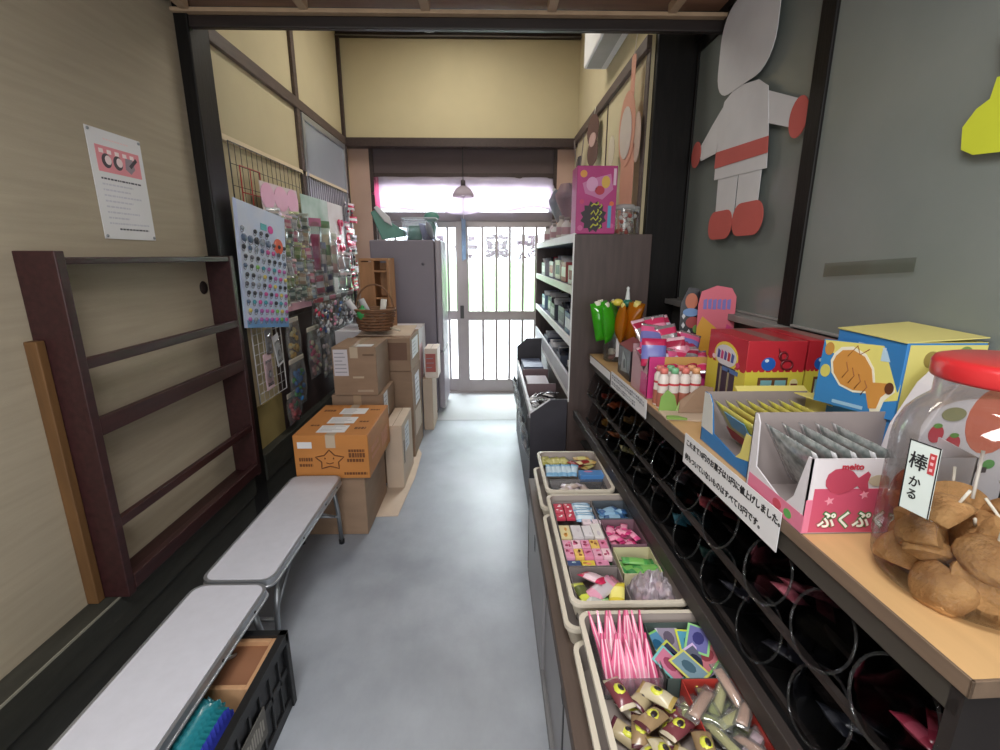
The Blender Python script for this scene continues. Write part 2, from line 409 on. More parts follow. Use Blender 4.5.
# right side of the near room: low wall, sill and sliding doors of grey frosted glass
struct(MB().box(XR, XR + .08, -1.8, 2.755, 0, 1.24, M('dark_panel_wall', (70, 68, 66), .7, var=.12)).build('wall_right'))
struct(MB().box(XR - .05, XR + .08, -1.8, 2.755, 1.235, 1.262, M('grey_sill', (136, 134, 132), .5, var=.1)).build('trim_28', bevel=.003))
struct(MB().box(XR - .005, XR + .08, -1.8, 2.755, 2.56, 2.66, POST).build('trim_29'))
GPANE = M('grey_frosted_pane', (118, 126, 122), 0.25, var=.07, nscale=2.5, spec=.5, col2=(130, 136, 132))
def glassdoor(name, ya, yb, x, st, s2):
    mb = MB(); mb.box(x, x + .03, ya, ya + st, 1.262, 2.56, POST); mb.box(x, x + .03, yb - s2, yb, 1.262, 2.56, POST)
    mb.box(x, x + .03, ya + st, yb - s2, 2.51, 2.56, POST); mb.box(x, x + .03, ya + st, yb - s2, 1.262, 1.272, MATS['grey_sill'])
    d = struct(mb.build(name, bevel=.004))
    MB().box(x + .011, x + .017, ya + st, yb - s2, 1.272, 2.51, GPANE).build('glass_pane', d); return d
glassdoor('door_3', 1.60, 2.755, XR + .012, .075, .02)
glassdoor('door_4', .55, 1.69, XR - .026, .07, .075)
glassdoor('door_5', -.5, .63, XR + .012, .07, .07)
struct(MB().box(XR, XR + .08, -1.8, -.5, 1.26, 2.66, WALLPAPER).build('wall_right_rear'))
struct(MB().box(XL - .08, 1.3, -1.88, -1.8, 0, 2.68, WALLPAPER).build('wall_front'))

# ------------------------------------------------------------------ beyond the door
struct(MB().box(-3, 3, 5.28, 6.05, 2.75, 2.85, DARKW).build('added_shade_slab'))  # unseen slab added above the door to keep skylight off the banner letters
struct(MB().box(XL - .1, 1.25, 5.24, 5.30, 2.26, 3.7, MATS['dark_mauve_board']).build('wall_street_front'))
b = MB(); 
SB = CLEAR('white_banner_cloth', tint=(236, 236, 238), milk=.75, gloss=.0)
b.box(-1.5, 1.2, 5.62, 5.625, 1.42, 1.96, SB)
ban = tag(b.build('shop_banner'), 'white shop banner with big dark letters seen from behind through the entrance door', 'banner')
lt = MB()
for i, ch in enumerate('駄菓子屋'):
    T = frame((.435 - i * .355, 5.612, 1.585), (-1, 0, 0), (0, 0, 1))
    lt.text(ch, .255, M('mauve_letter', (84, 60, 78), .8, spec=.1), T, depth=.003, bold=.016)
lt.build('lettering', ban)
MB().tube([(-1.55, 5.62, 1.965), (1.25, 5.62, 1.965)], .012, STEEL).build('banner_pole', ban)
gb = MB(); gb.plate([(-1.6, 6.3, .75), (1.5, 6.3, .75), (1.5, 6.3, 1.42), (-1.6, 6.3, 1.42)], .01, CLEAR('pale_green_cloth', tint=(214, 236, 206), milk=.7, gloss=.0, milkcol=(196, 226, 186)))
for x in (-1.55, -.05, 1.45): gb.tube([(x, 6.32, -.03), (x, 6.32, 1.45)], .014, STEEL)
tag(gb.build('street_screen'), 'pale green screen standing in the street behind the entrance door', 'screen')
# draped pink-edged sheet over the transom
sh = MB(); nx, nz = 26, 8; vs = []; fs = []
for j in range(nz + 1):
    v = j / nz
    for i in range(nx + 1):
        u = i / nx
        sag = .03 * math.sin(u * 9) * (1 - v) + .02 * math.sin(u * 23 + v * 4)
        vs.append((-1.19 + u * 1.85, 5.128 + .014 * math.sin(u * 31 + v * 2) + .01 * math.sin(v * 9 + u * 5), 1.945 + .325 * v + sag * (1 - v) * .8))
for j in range(nz):
    for i in range(nx):
        a = j * (nx + 1) + i; fs.append((a, a + 1, a + nx + 2, a + nx + 1))
SHEET = CLEAR('thin_white_sheet', tint=(176, 168, 176), milk=.7, gloss=.1, milkcol=(206, 196, 206)); SHPINK = CLEAR('pink_hem_of_sheet', tint=(196, 140, 160), milk=.6, gloss=.1, milkcol=(206, 130, 160))
mid = [f for k, f in enumerate(fs) if 0 < k % nx]; edge = [f for f in fs if f not in mid]
sh.add(vs, mid, SHEET, True); sh.add(vs, edge, SHPINK, True)
so = sh.build('draped_sheet'); md = so.modifiers.new('Solidify', 'SOLIDIFY'); md.thickness = .0015
tag(so, 'translucent white sheet with pink edges draped over the transom window', 'curtain')
# pendant lamp with its cord and a clear strip below it
pl = thing('pendant_lamp', 'small bell-shaped glass pendant lamp hanging before the entrance door', 'lamp', (-.262, 5.0, 2.07))
MB().lathe([(.105, .0), (.108, .004), (.1, .03), (.075, .07), (.045, .09), (.022, .1)], CLEAR('milky_shade', milk=.93, gloss=.12, milkcol=(184, 172, 174)), 24).build('lamp_shade', pl)
MB().lathe([(.001, .155), (.022, .15), (.024, .1), (.02, .088), (.001, .086)], M('dark_socket', (52, 44, 44), .5), 14).build('lamp_socket', pl)
MB().tube([(0, 0, .15), (0, 0, .45)], .004, BLACK, 6).build('cord', pl)
MB().ball((0, 0, .035), .03, M('white_bulb', (236, 234, 228), .4)).build('bulb', pl)
cs = thing('hanging_strip', 'clear iridescent strip hanging below the pendant lamp', 'ornament', (-.255, 4.98, 1.45))
MB().plate([(-.03, 0, 0), (.012, .02, .02), (.012, .02, .40), (-.03, 0, .42)], .001, CLEAR('iridescent_strip', tint=(196, 214, 226), milk=.35, gloss=.2, milkcol=(178, 190, 214))).build('strip', cs)
MB().tube([(-.008, .01, .41), (-.008, .012, .62)], .002, M('thin_string', (214, 208, 200), .8), 5).build('string', cs)
# small round lamp on the beam and the white box high on the right
mb = MB().lathe([(.001, 0), (.085, .002), (.095, .012), (.08, .03), (.001, .03)], M('white_lamp_disc', (240, 238, 232), .4), 24, T=T3(0, 0, 0))
mb.tube([(0, 0, .015), (0, .03, .03), (0, .085, .03)], .012, WHITE, 8)
tag(mb.build('beam_lamp', loc=(-.54, 4.875, 3.468)), 'small white round lamp on the dark beam high over the entry', 'lamp')
ac = thing('air_conditioner', 'white box unit mounted high on the right entry wall', 'air conditioner', (.85, 3.42, 2.80))
MB().box(-.17, -.001, -.42, .42, 0, .27, WHITE).build('casing', ac, bevel=.015)
MB().box(-.155, -.05, -.38, .38, -.004, .0, M('grey_louvre', (170, 170, 168), .5)).build('louvre', ac)
# ================================================================== LEFT SIDE
# poster
po = thing('notice_poster', 'white notice with a pink picture band pinned on the papered left wall', 'poster', (XL, 1.96, 1.752))
T = frame((.003, 0, 0), (0, 1, 0), (0, 0, 1))     # faces the aisle: right is +y
MB().box(-.134, .134, -.19, .19, -.002, 0, PAPER, T).build('sheet', po)
mb = MB().box(-.105, .112, .045, .135, 0, .0006, P((232, 142, 152), .6), T)
for k, x in enumerate((-.06, -.005)):              # two grey crescents and a pentagon, as on the picture
    mb.prism(oval(x, .085, .023, .025), .0006, .0012, P((74, 66, 74)), T=T); mb.prism(oval(x + .007, .088, .015, .016), .0012, .0018, P((238, 214, 216)), T=T)
mb.prism([(.03, .07), (.055, .055), (.08, .075), (.072, .11), (.036, .11)], .0006, .0012, P((150, 136, 146)), T=T)
mb.prism([(.05, .085), (.09, .118), (.098, .108), (.06, .076)], .0012, .0018, P((66, 60, 68)), T=T)
for k in range(5): mb.box(-.09 + k * .038, -.07 + k * .038, .11, .124, .0006, .0012, P((246, 226, 226)), T)
mb.build('picture', po)
mb = MB()
for k in range(9): mb.box(-.06 + .014 * k, -.05 + .014 * k, .157, .162, 0, .0005, P((236, 206, 206)), T)
rr = random.Random(3)
for k in range(10):
    y = .022 - k * .0195
    if k in (0, 9): x0, x1, c = (-.10, .1, (70, 70, 84)) if k == 0 else (-.055, .1, (60, 60, 74))
    else: x0, x1, c = -.10, rr.uniform(-.0, .11), (196, 196, 208)
    x = x0
    while x < x1:
        ww = rr.uniform(.006, .018); mb.box(x, min(x1, x + ww), y - .003, y + .003, 0, .0005, P(c), T); x += ww + .004
mb.build('printed_text', po)
for a, c in ((-.124, .18), (.124, .18), (-.124, -.18), (.124, -.18)):
    MB().ball((0, 0, 0), (.006, .006, .004), STEEL, 10, 6, T @ Matrix.Translation((a, c, .002))).build('pin', po)

# magazine rack of dark red wood
rk = thing('magazine_rack', 'dark reddish wooden magazine rack standing empty on the left ledge', 'rack', (XL, 2.0, .33))
def rbox(name, y0, y1, x0, x1, z0, z1, mat=REDW, bv=.003):
    return MB().box(x0, x1, y0 - 2.0, y1 - 2.0, z0 - .33, z1 - .33, mat).build(name, rk, bevel=bv)
rbox('upright', 1.462, 1.495, .001, .125, .332, 1.515); rbox('upright', 2.425, 2.456, .001, .125, .332, 1.50)
rbox('shelf', 1.495, 2.425, .001, .118, 1.475, 1.497)
rbox('rail', 1.495, 2.425, .10, .122, 1.15, 1.185)
rbox('shelf', 1.495, 2.425, .001, .10, .925, .945); rbox('rail', 1.495, 2.425, .10, .124, .925, .985)
rbox('rail', 1.495, 2.425, .10, .122, .59, .625)
rbox('shelf', 1.495, 2.425, .001, .10, .345, .365); rbox('rail', 1.495, 2.425, .10, .128, .345, .40)
MB().lathe([(.001, .004), (.03, .004), (.032, 0)], M('dark_knot', (34, 22, 20), .7), 16, T=frame((.002, .38, 1.02), (0, 1, 0), (0, 0, 1))).build('wall_knob', rk)
tag(MB().box(XL + .001, XL + .040, 1.43, 1.46, .331, 1.25, PALEW).build('wooden_plank', bevel=.003), 'pale ochre plank standing against the near upright of the dark rack', 'plank')

# folding benches
def bench(y0, y1, label):
    cy = (y0 + y1) / 2; L = (y1 - y0) / 2
    b = thing('folding_bench', label, 'bench', (-.91, cy, 0), 0, 'white folding benches along the left wall')
    wd = .13
    MB().prism(rrect(-wd + .010, wd - .010, -L + .010, L - .010, .04), .368, .381, M('grey_white_laminate', (200, 202, 212), .4, var=.03, nscale=30)).build('seat_top', b)
    rim = MB(); o = rrect(-wd, wd, -L, L, .046); i_ = rrect(-wd + .010, wd - .010, -L + .010, L - .010, .04)
    n = len(o); vs = [(p[0], p[1], .345) for p in o] + [(p[0], p[1], .38) for p in o] + [(p[0], p[1], .38) for p in i_] + [(p[0], p[1], .345) for p in i_]
    fs = []
    for k in range(n):
        j = (k + 1) % n
        for q in range(4): fs.append((q * n + k, q * n + j, ((q + 1) % 4) * n + j, ((q + 1) % 4) * n + k))
    rim.add(vs, fs, ALU)
    rim.tube([(p[0] * 1.004, p[1] * 1.0005, .353) for p in o], .005, ALU, 6, closed=True)
    r = rim.build('edge_trim', b)
    mb = MB()
    for yy in (-.3 * L, .35 * L, .75 * L): mb.lathe([(.001, .002), (.004, .002), (.005, 0)], BLACK, 10, T=frame((wd, yy, .362), (0, 1, 0), (0, 0, 1)))
    mb.build('screw', r)
    for sy in (-1, 1):
        ye = sy * (L - .05); yf = sy * (L - .035)
        for sx in (-1, 1):
            lg = MB().tube([(sx * .105, ye - sy * .04, .345), (sx * .105, ye, .19), (sx * .105, yf, .012)], .011, STEEL, 10).build('leg', b)
            MB().lathe([(.001, 0), (.015, 0), (.015, .022), (.012, .026), (.001, .026)], BLACK, 12, T=T3(sx * .105, yf, 0)).build('foot_cap', lg)
        MB().tube([(-.105, ye - sy * .005, .17), (.105, ye - sy * .005, .17)], .008, STEEL).build('crossbar', b)
        MB().tube([(.09, ye - sy * .26, .342), (.09, ye - sy * .02, .18)], .006, STEEL).build('brace', b)
        MB().tube([(-.09, ye - sy * .26, .342), (-.09, ye - sy * .02, .18)], .006, STEEL).build('brace', b)
    return b
bench(.50, 1.465, 'white folding bench nearest the camera, standing over the black crate')
bench(1.475, 2.315, 'white folding bench farther back, ending at the orange carton')

# black crate with a wooden tray and a bubble bag
cr = thing('folding_crate', 'black plastic crate under the nearest white bench', 'crate', (-.845, 1.08, 0))
CX, CY, CH = .155, .25, .29
mb = MB(); mb.box(-CX, CX, -CY, CY, 0.003, .012, BLACK); mb.build('crate_bottom', cr)
def lattice(name, length, T):
    mb = MB()
    mb.box(-length, length, 0, .04, -.006, .006, BLACK, T); mb.box(-length - .006, length + .006, CH - .035, CH, -.012, .012, BLACK, T)
    mb.box(-length, length, .14, .165, -.005, .005, BLACK, T)
    n = int(length / .03)
    for k in range(n + 1):
        x = -length + 2 * length * k / n
        mb.box(x - .005, x + .005, .04, CH - .035, -.005, .005, BLACK, T)
    for k in (0, n): 
        x = -length + 2 * length * k / n
        mb.box(x - .012, x + .012, 0, CH, -.011, .011, BLACK, T)
    mb.box(-length, length, .02, CH - .03, -.003, -.001, BLACK, T)
    return mb.build(name, cr, bevel=.0015)
lattice('side_panel', CY, frame((CX, 0, .003), (0, 1, 0), (0, 0, 1)))
lattice('side_panel', CY, frame((-CX, 0, .003), (0, -1, 0), (0, 0, 1)))
lattice('end_panel', CX, frame((0, CY, .003), (-1, 0, 0), (0, 0, 1)))
lattice('end_panel', CX, frame((0, -CY, .003), (1, 0, 0), (0, 0, 1)))
mb = MB(); T = frame((CX + .006, -.04, .145), (0, 1, 0), (0, 0, 1))
mb.box(-.11, .11, -.05, .05, 0, .003, M('grey_crate_plate', (96, 94, 88), .6), T)
rr = random.Random(5)
for k in range(16):
    x = -.1 + .0125 * k; mb.box(x, x + .007, -.028 + rr.uniform(0, .01), .03 - rr.uniform(0, .012), .003, .004, P((150, 146, 136)), T)
mb.build('name_plate', cr)
wt = thing('wooden_tray', 'shallow wooden tray lying in the far end of the black crate', 'tray', (-.838, 1.225, .16))
TW = M('light_tray_wood', (188, 146, 108), .6, var=.12, nscale=9, stretch=(3, .6, 3)); TB = M('brown_hardboard', (142, 98, 70), .65, var=.1)
MB().box(-.118, .118, -.08, .08, 0, .105, TB).build('tray_bottom', wt)
fr = MB()
for a in ((-.134, -.118, -.095, .095), (.118, .134, -.095, .095)): fr.box(a[0], a[1], a[2], a[3], 0, .122, TW)
for a in ((-.118, .118, -.095, -.08), (-.118, .118, .08, .095)): fr.box(a[0], a[1], a[2], a[3], 0, .122, TW)
fr.build('tray_frame', wt, bevel=.002)
fo = MB(); fo.box(-.9, -.778, 1.14, 1.31, .016, .158, BLACK); tag(fo.build('black_box', bevel=.01), 'black box under the wooden tray inside the crate', 'box')
bb = MB(); nx, ny = 26, 32; vs = []
BLUE = M('blue_bubble_film', (62, 74, 190), .3, var=.1, nscale=9, coat=.4); TEAL = M('teal_bubble_film', (36, 128, 140), .3, var=.12, nscale=9, coat=.4)
for j in range(ny + 1):
    for i in range(nx + 1):
        u, v = i / nx * 2 - 1, j / ny * 2 - 1
        h = .305 * (1 - abs(u) ** 5) ** .5 * (1 - abs(v) ** 6) ** .5
        bump = .016 if (i % 2 and j % 2) else 0
        vs.append((u * .122 + (bump * .8 if u > .5 else 0), v * .14, max(0, h) + bump))
fa = [[], []]
for j in range(ny):
    for i in range(nx):
        a = j * (nx + 1) + i; fa[1 if i / nx > .86 else 0].append((a, a + 1, a + nx + 2, a + nx + 1))
n0 = len(vs); vs += [(-.122, -.14, 0), (.122, -.14, 0), (.122, .14, 0), (-.122, .14, 0)]; fa[0].append((n0, n0 + 3, n0 + 2, n0 + 1))
bb.add(vs, fa[0], TEAL, True); k = bb.slot(BLUE)
for f in fa[1]: bb.f.append(f); bb.m.append(k); bb.sm.append(True)
tag(bb.build('bubble_wrap_bag', loc=(-.842, .98, .016)), 'blue and green bubble film bundle in the near end of the black crate', 'bag')

# cartons
def carton(label, x0, x1, y0, y1, z0, z1, mat=CARD, tape=True, tmat=TAPE, name='cardboard_box', rot=0):
    cx, cy = (x0 + x1) / 2, (y0 + y1) / 2; a, b, h = (x1 - x0) / 2, (y1 - y0) / 2, z1 - z0
    c = thing(name, label, 'box', (cx, cy, z0), rot)
    MB().box(-a, a, -b, b, 0.0005, h, mat).build('carton_body', c, bevel=.004)
    mb = MB()
    for s in (-.0008, .0008): pass
    mb.box(-a, a, -.001, .001, h - .002, h + .0006, M('carton_seam', (96, 70, 52), .8)) if a > b else mb.box(-.001, .001, -b, b, h - .002, h + .0006, M('carton_seam', (96, 70, 52), .8))
    mb.build('flap_seam', c)
    if tape:
        t = MB(); t.box(-.025, .025, -b - .0012, b + .0012, h, h + .0012, tmat); t.box(-.025, .025, -b - .0012, -b, h - .07, h + .0012, tmat)
        t.build('tape', c)
    return c, a, b, h
def face(c, a, b, h, side, u, v, w_, h_, mat, name, t=.0012, lines=0):
    """a stuck-on sheet; side 'f' front (-y), 'r' aisle side (+x), 't' top"""
    T = {'f': frame((0, -b - .0003, 0), (1, 0, 0), (0, 0, 1)), 'r': frame((a + .0003, 0, 0), (0, 1, 0), (0, 0, 1)), 't': frame((0, 0, h + .0018), (1, 0, 0), (0, 1, 0))}[side]
    mb = MB().box(u - w_ / 2, u + w_ / 2, v - h_ / 2, v + h_ / 2, 0, t, mat, T)
    rr = random.Random(int((u + v) * 999))
    for k in range(lines):
        yy = v + h_ / 2 - (k + 1) * h_ / (lines + 1)
        mb.box(u - w_ * .42, u + w_ * rr.uniform(0, .42), yy - h_ * .02, yy + h_ * .02, t, t + .0004, P((150, 150, 158)), T)
    return mb.build(name, c), T
ORG = M('orange_carton', (188, 124, 62), .6, var=.06, nscale=5, stretch=(1, 1, 3))
BRN = P((112, 62, 26), .7)
c, a, b, h = carton('brown carton on the floor carrying the orange carton', -1.02, -.682, 2.36, 2.84, 0, .352, CARD)
c, a, b, h = carton('orange carton with a star outline and three paper slips on top', -1.03, -.642, 2.33, 2.85, .354, .598, ORG, True, TAPEC)
for k, (v, u) in enumerate(((-.17, -.01), (-.03, .0), (.13, .02))):
    face(c, a, b, h, 't', u, v, .15, .105, PAPER, 'paper_slip', lines=4)
face(c, a, b, h, 'f', -.135, .19, .075, .035, PAPER, 'paper_label')
T = frame((0, -b - .001, 0), (1, 0, 0), (0, 0, 1)); mb = MB()
star = []
for k in range(10):
    r = .068 if k % 2 == 0 else .040; an = R(90 + 36 * k); star.append((r * math.cos(an) * 1.15, .105 + r * math.sin(an) * .85))
sm = []
for k in range(10):
    p, q = star[k], star[(k + 1) % 10]; sm += [p, ((p[0] * 2 + q[0]) / 3, (p[1] * 2 + q[1]) / 3), ((p[0] + 2 * q[0]) / 3, (p[1] + 2 * q[1]) / 3)]
mb.tube([(p[0] - .01, p[1], 0) for p in sm], .0032, BRN, 6, closed=True, T=T)
for x in (-.035, .01): mb.ball((x, .115, 0), (.004, .006, .002), BRN, 8, 5, T)
mb.tube([(-.03, .09, 0), (-.012, .084, 0), (.008, .091, 0)], .0025, BRN, 6, T=T)
rr = random.Random(2)
for (x0, x1, y0, y1) in ((.09, .175, .12, .145), (.09, .175, .15, .165), (.08, .17, .095, .112), (-.17, -.1, .10, .12), (-.17, -.1, .07, .085), (.06, .18, .022, .036)):
    x = x0
    while x < x1: ww = rr.uniform(.008, .014); mb.box(x, min(x1, x + ww), y0, y1, 0, .0008, BRN, T); x += ww + .003
T = frame((0, 0, h + .0006), (1, 0, 0), (0, 1, 0))
for (x0, x1, y0, y1) in ((-.16, -.09, .13, .16), (-.15, -.1, -.12, -.1), (.11, .165, .15, .17), (.10, .16, -.17, -.14), (.1, .15, -.06, -.04)):
    x = x0
    while x < x1: ww = rr.uniform(.008, .016); mb.box(x, min(x1, x + ww), y0, y1, 0, .0006, BRN, T); x += ww + .004
T = frame((a + .0006, 0, 0), (0, 1, 0), (0, 0, 1))
for (x0, x1, y0, y1) in ((-.2, -.04, .12, .15), (-.2, -.02, .08, .1), (.04, .2, .05, .14)):
    x = x0
    while x < x1: ww = rr.uniform(.008, .016); mb.box(x, min(x1, x + ww), y0, y1, 0, .0006, P((206, 132, 84)), T); x += ww + .004
mb.build('carton_print', c)
c, a, b, h = carton('brown carton at the bottom of the pile behind the orange carton', -1.03, -.70, 2.97, 3.33, 0, .628, CARD)
face(c, a, b, h, 'r', -.1, .54, .11, .17, PAPER, 'paper_label', lines=5)
c, a, b, h = carton('brown carton with a white sheet on its front, topmost behind the orange carton', -1.0, -.722, 2.95, 3.31, .63, .945, CARD, True, TAPEC)
face(c, a, b, h, 'f', -.085, .215, .09, .17, P((206, 200, 208), .7), 'paper_label', lines=6)
face(c, a, b, h, 't', .06, -.13, .1, .08, PAPER, 'paper_slip')
face(c, a, b, h, 'f', .02, .12, .07, .012, TAPEC, 'tape_scrap')
face(c, a, b, h, 'f', .09, .265, .07, .012, P((112, 84, 62)), 'carton_print'); face(c, a, b, h, 'f', .06, .03, .1, .014, P((176, 152, 128)), 'carton_print')
c, a, b, h = carton('low brown carton with a white label, in front of the tall stack', -.69, -.575, 2.90, 3.28, 0, .44, CARDL, False)
face(c, a, b, h, 'r', -.02, .31, .15, .18, PAPER, 'paper_label', lines=5); face(c, a, b, h, 'r', -.14, .24, .03, .16, P((88, 66, 54)), 'hand_hole')
c, a, b, h = carton('tall brown carton on the floor below the open carton', -1.0, -.578, 3.40, 3.84, 0, .675, CARD, False)
face(c, a, b, h, 'r', .0, .50, .2, .24, PAPER, 'paper_label', lines=5); face(c, a, b, h, 'f', .1, .30, .06, .06, P((126, 94, 72)), 'carton_print'); face(c, a, b, h, 'r', 0, .25, .3, .2, CARDL, 'pale_panel')
c, a, b, h = carton('upper brown carton of the tall stack with its lid flap ajar', -1.0, -.582, 3.40, 3.84, .677, .925, CARD, False)
face(c, a, b, h, 'f', .11, .15, .15, .13, P((116, 82, 62)), 'carton_print'); face(c, a, b, h, 'r', 0, .15, .28, .14, PAPER, 'paper_label', lines=4)
MB().plate([(-.2, -.1, h + .004), (.2, -.13, h + .004), (.2, .2, h + .035), (-.2, .2, h + .03)], .004, CARDL).build('lid_flap', c)
c, a, b, h = carton('white-sided carton behind the tall stack, with the wooden cubby on it', -1.28, -.60, 3.90, 4.36, 0, .90, M('white_carton', (212, 208, 212), .6, var=.04), False)
face(c, a, b, h, 'r', -.1, .62, .18, .3, P((226, 190, 198), .6), 'pink_print')
c, a, b, h = carton('narrow pale carton beside the refrigerator, under the pink-labelled box', -.59, -.505, 3.99, 4.30, 0, .47, CARDL, False)
c, a, b, h = carton('small white box with a salmon label, topmost next to the refrigerator', -.565, -.455, 4.0, 4.22, .472, .735, M('cream_carton', (222, 208, 196), .6), False)
face(c, a, b, h, 'f', -.005, .135, .085, .16, P((186, 96, 88), .6), 'label_panel', lines=3)
fl = MB().prism([(-.70, 2.54), (-.555, 2.545), (-.53, 3.05), (-.54, 3.46), (-.60, 3.62), (-.70, 3.62)], .0, .005, CARDL)
tag(fl.build('cardboard_sheet'), 'flat pale cardboard sheet on the floor under the cartons', 'cardboard')

# refrigerator
FR = M('grey_fridge_enamel', (128, 122, 134), .45, var=.03, nscale=4)
fz = thing('refrigerator', 'tall grey refrigerator seen from the side before the entrance', 'refrigerator', (-.74, 4.72, 0))
MB().box(-.345, .235, -.27, .25, .03, 1.64, FR).build('cabinet', fz, bevel=.012)
MB().box(.24, .298, -.27, .25, .62, 1.64, M('pale_fridge_door', (158, 152, 162), .4, var=.03)).build('door', fz, bevel=.014)
MB().box(.24, .298, -.27, .25, .05, .612, MATS['pale_fridge_door']).build('freezer_door', fz, bevel=.014)
MB().box(-.28, .22, -.25, .23, 0, .03, BLACK).build('plinth', fz)
MB().lathe([(.001, .006), (.012, .005), (.014, 0)], M('grey_plug', (92, 88, 98), .5), 12, T=frame((.13, -.27, 1.43), (1, 0, 0), (0, 0, 1))).build('cap', fz)
# things on top of it
GRN = M('sea_green_plastic', (76, 132, 118), .4, var=.08)
mb = MB(); T = T3(-.93, 4.66, 1.648, rz=.2)
mb.prism([(-.08, .0), (.05, .02), (.14, .03), (.15, .07), (.03, .14), (-.12, .27), (-.17, .24)], -.03, .03, GRN, axis='y', T=T)
mb.prism([(-.05, .16), (.02, .12), (.0, .2), (-.11, .3), (-.14, .28)], -.045, -.031, P((206, 206, 214)), axis='y', T=T)
tag(mb.build('green_bag', bevel=.01), 'sea green slanted bag on the left end of the refrigerator top', 'bag')
tb = thing('clear_tub', 'clear plastic tub on top of the refrigerator', 'container', (-.66, 4.72, 1.642))
o, i_ = rrect(-.16, .16, -.11, .11, .03), rrect(-.14, .14, -.09, .09, .03); n = len(o)
vs = [(p[0], p[1], .0) for p in i_] + [(p[0], p[1], .2) for p in o]; fs = [tuple(range(n))] + [(k, (k + 1) % n, n + (k + 1) % n, n + k) for k in range(n)]
MB().add(vs, fs, CLEAR('tub_plastic', tint=(228, 232, 236), milk=.18, gloss=.15), True).build('tub_body', tb)
MB().tube([(p[0], p[1], .2) for p in o], .005, CLEAR('tub_rim', milk=.5, gloss=.2), 6, closed=True).build('tub_rim', tb)
for k, (x, y, s, m) in enumerate(((-.05, .0, .09, GRN), (.05, .03, .07, P((120, 128, 168))), (.09, -.03, .06, P((196, 200, 206))))):
    mb = MB().pillow(.13, .17, .06, m, T=T3(-.66 + x, 4.72 + y, 1.70 + .02 * k, rx=R(70), rz=k * .9))
    tag(mb.build('plastic_bag'), ['green packet lying in the clear tub on the refrigerator', 'bluish packet standing in the clear tub on the refrigerator', 'pale packet at the right end of the clear tub'][k], 'bag')
mb = MB().ball((0, 0, 0), (.075, .05, .05), GRN, 14, 8).tube([(0, 0, -.03), (.02, 0, -.1), (.01, 0, -.17)], .02, GRN)
tag(mb.build('green_scoop', loc=(-.56, 4.80, 1.862)), 'green scoop with a round head leaning above the clear tub', 'scoop')
# wooden cubby and basket
cu = thing('wooden_cubby', 'light wooden cubby box standing between the wall and the refrigerator', 'cubby', (-.945, 4.1, .902))
CW = M('light_cubby_wood', (176, 128, 88), .6, var=.12, nscale=7, stretch=(4, 4, .6))
MB().box(-.12, -.10, -.12, .12, 0, .56, CW).build('side_panel', cu, bevel=.002); MB().box(-.02, .0, -.12, .12, 0, .56, CW).build('partition', cu, bevel=.002)
MB().box(.10, .12, -.12, .12, 0, .56, CW).build('side_panel', cu, bevel=.002); MB().box(-.10, .10, .10, .12, .0, .54, CW).build('back_panel', cu)
MB().box(-.12, .12, -.12, .12, .56, .58, CW).build('top_board', cu, bevel=.002); MB().box(-.10, -.02, -.12, -.105, .01, .55, CW).build('door', cu, bevel=.002)
for z in (.0, .25, .47): MB().box(.0, .10, -.115, .10, z, z + .015, CW).build('shelf', cu)
WK = M('woven_wicker', (128, 92, 66), .7, var=.25, nscale=20); 
bk = thing('wicker_basket', 'small brown wicker basket with an arched handle on the carton stack', 'basket', (-.86, 3.57, .967))
mb = MB()
for k in range(7):
    z = .006 + k * .022; r = .112 + .005 * k
    mb.tube([((r + .006 * (1 if (j + k) % 2 else -1)) * math.cos(2 * math.pi * j / 28), (r + .006 * (1 if (j + k) % 2 else -1)) * math.sin(2 * math.pi * j / 28) * .85, z) for j in range(28)], .011, WK, 5, closed=True)
mb.lathe([(.001, .0), (.11, .0)], WK, 20, sy=.85); mb.build('basket_body', bk)
MB().tube([(r * math.cos(R(q)), 0, .14 + .19 * math.sin(R(q))) for q in range(0, 181, 12) for r in (.14,)], .006, WK, 6).build('handle', bk)
MB().tube([(.15 * math.cos(2 * math.pi * j / 24), .127 * math.sin(2 * math.pi * j / 24), .15) for j in range(24)], .010, WK, 6, closed=True).build('basket_rim', bk)
for k, (x, y, dx, dy, col, lab) in enumerate(((-.05, -.03, -.13, -.03, (206, 206, 212), 'white paper roll leaning leftmost in the wicker basket'), (-.01, .03, -.10, .02, (186, 188, 196), 'grey paper roll behind the green bag in the wicker basket'), (.04, .02, .02, .03, (214, 212, 206), 'cream paper roll at the right of the wicker basket'))):
    p0 = Vector((-.86 + x, 3.57 + y, .985)); p1 = p0 + Vector((dx, dy, .2))
    mb = MB().tube([p0, p1], .022, P(col, .6), 12); d = (p1 - p0).normalized()
    mb.tube([p1 - d * .003, p1 + d * .0006], .015, P((52, 44, 44)), 12)
    tag(mb.build('paper_roll'), lab, 'paper roll')
mb = MB().ball((0, 0, 0), (.045, .035, .045), P((60, 170, 90), .3), 12, 8).ball((0, 0, .045), (.014, .012, .02), P((60, 170, 90), .3), 10, 6)
tag(mb.build('green_candy_bag', loc=(-.93, 3.49, 1.09)), 'bright green tied bag at the left of the wicker basket', 'bag')
tag(MB().tube([(-.735, 3.50, .985), (-.66, 3.44, .975)], .009, P((214, 200, 178)), 8).build('wooden_stick'), 'short pale stick lying beside the wicker basket', 'stick')
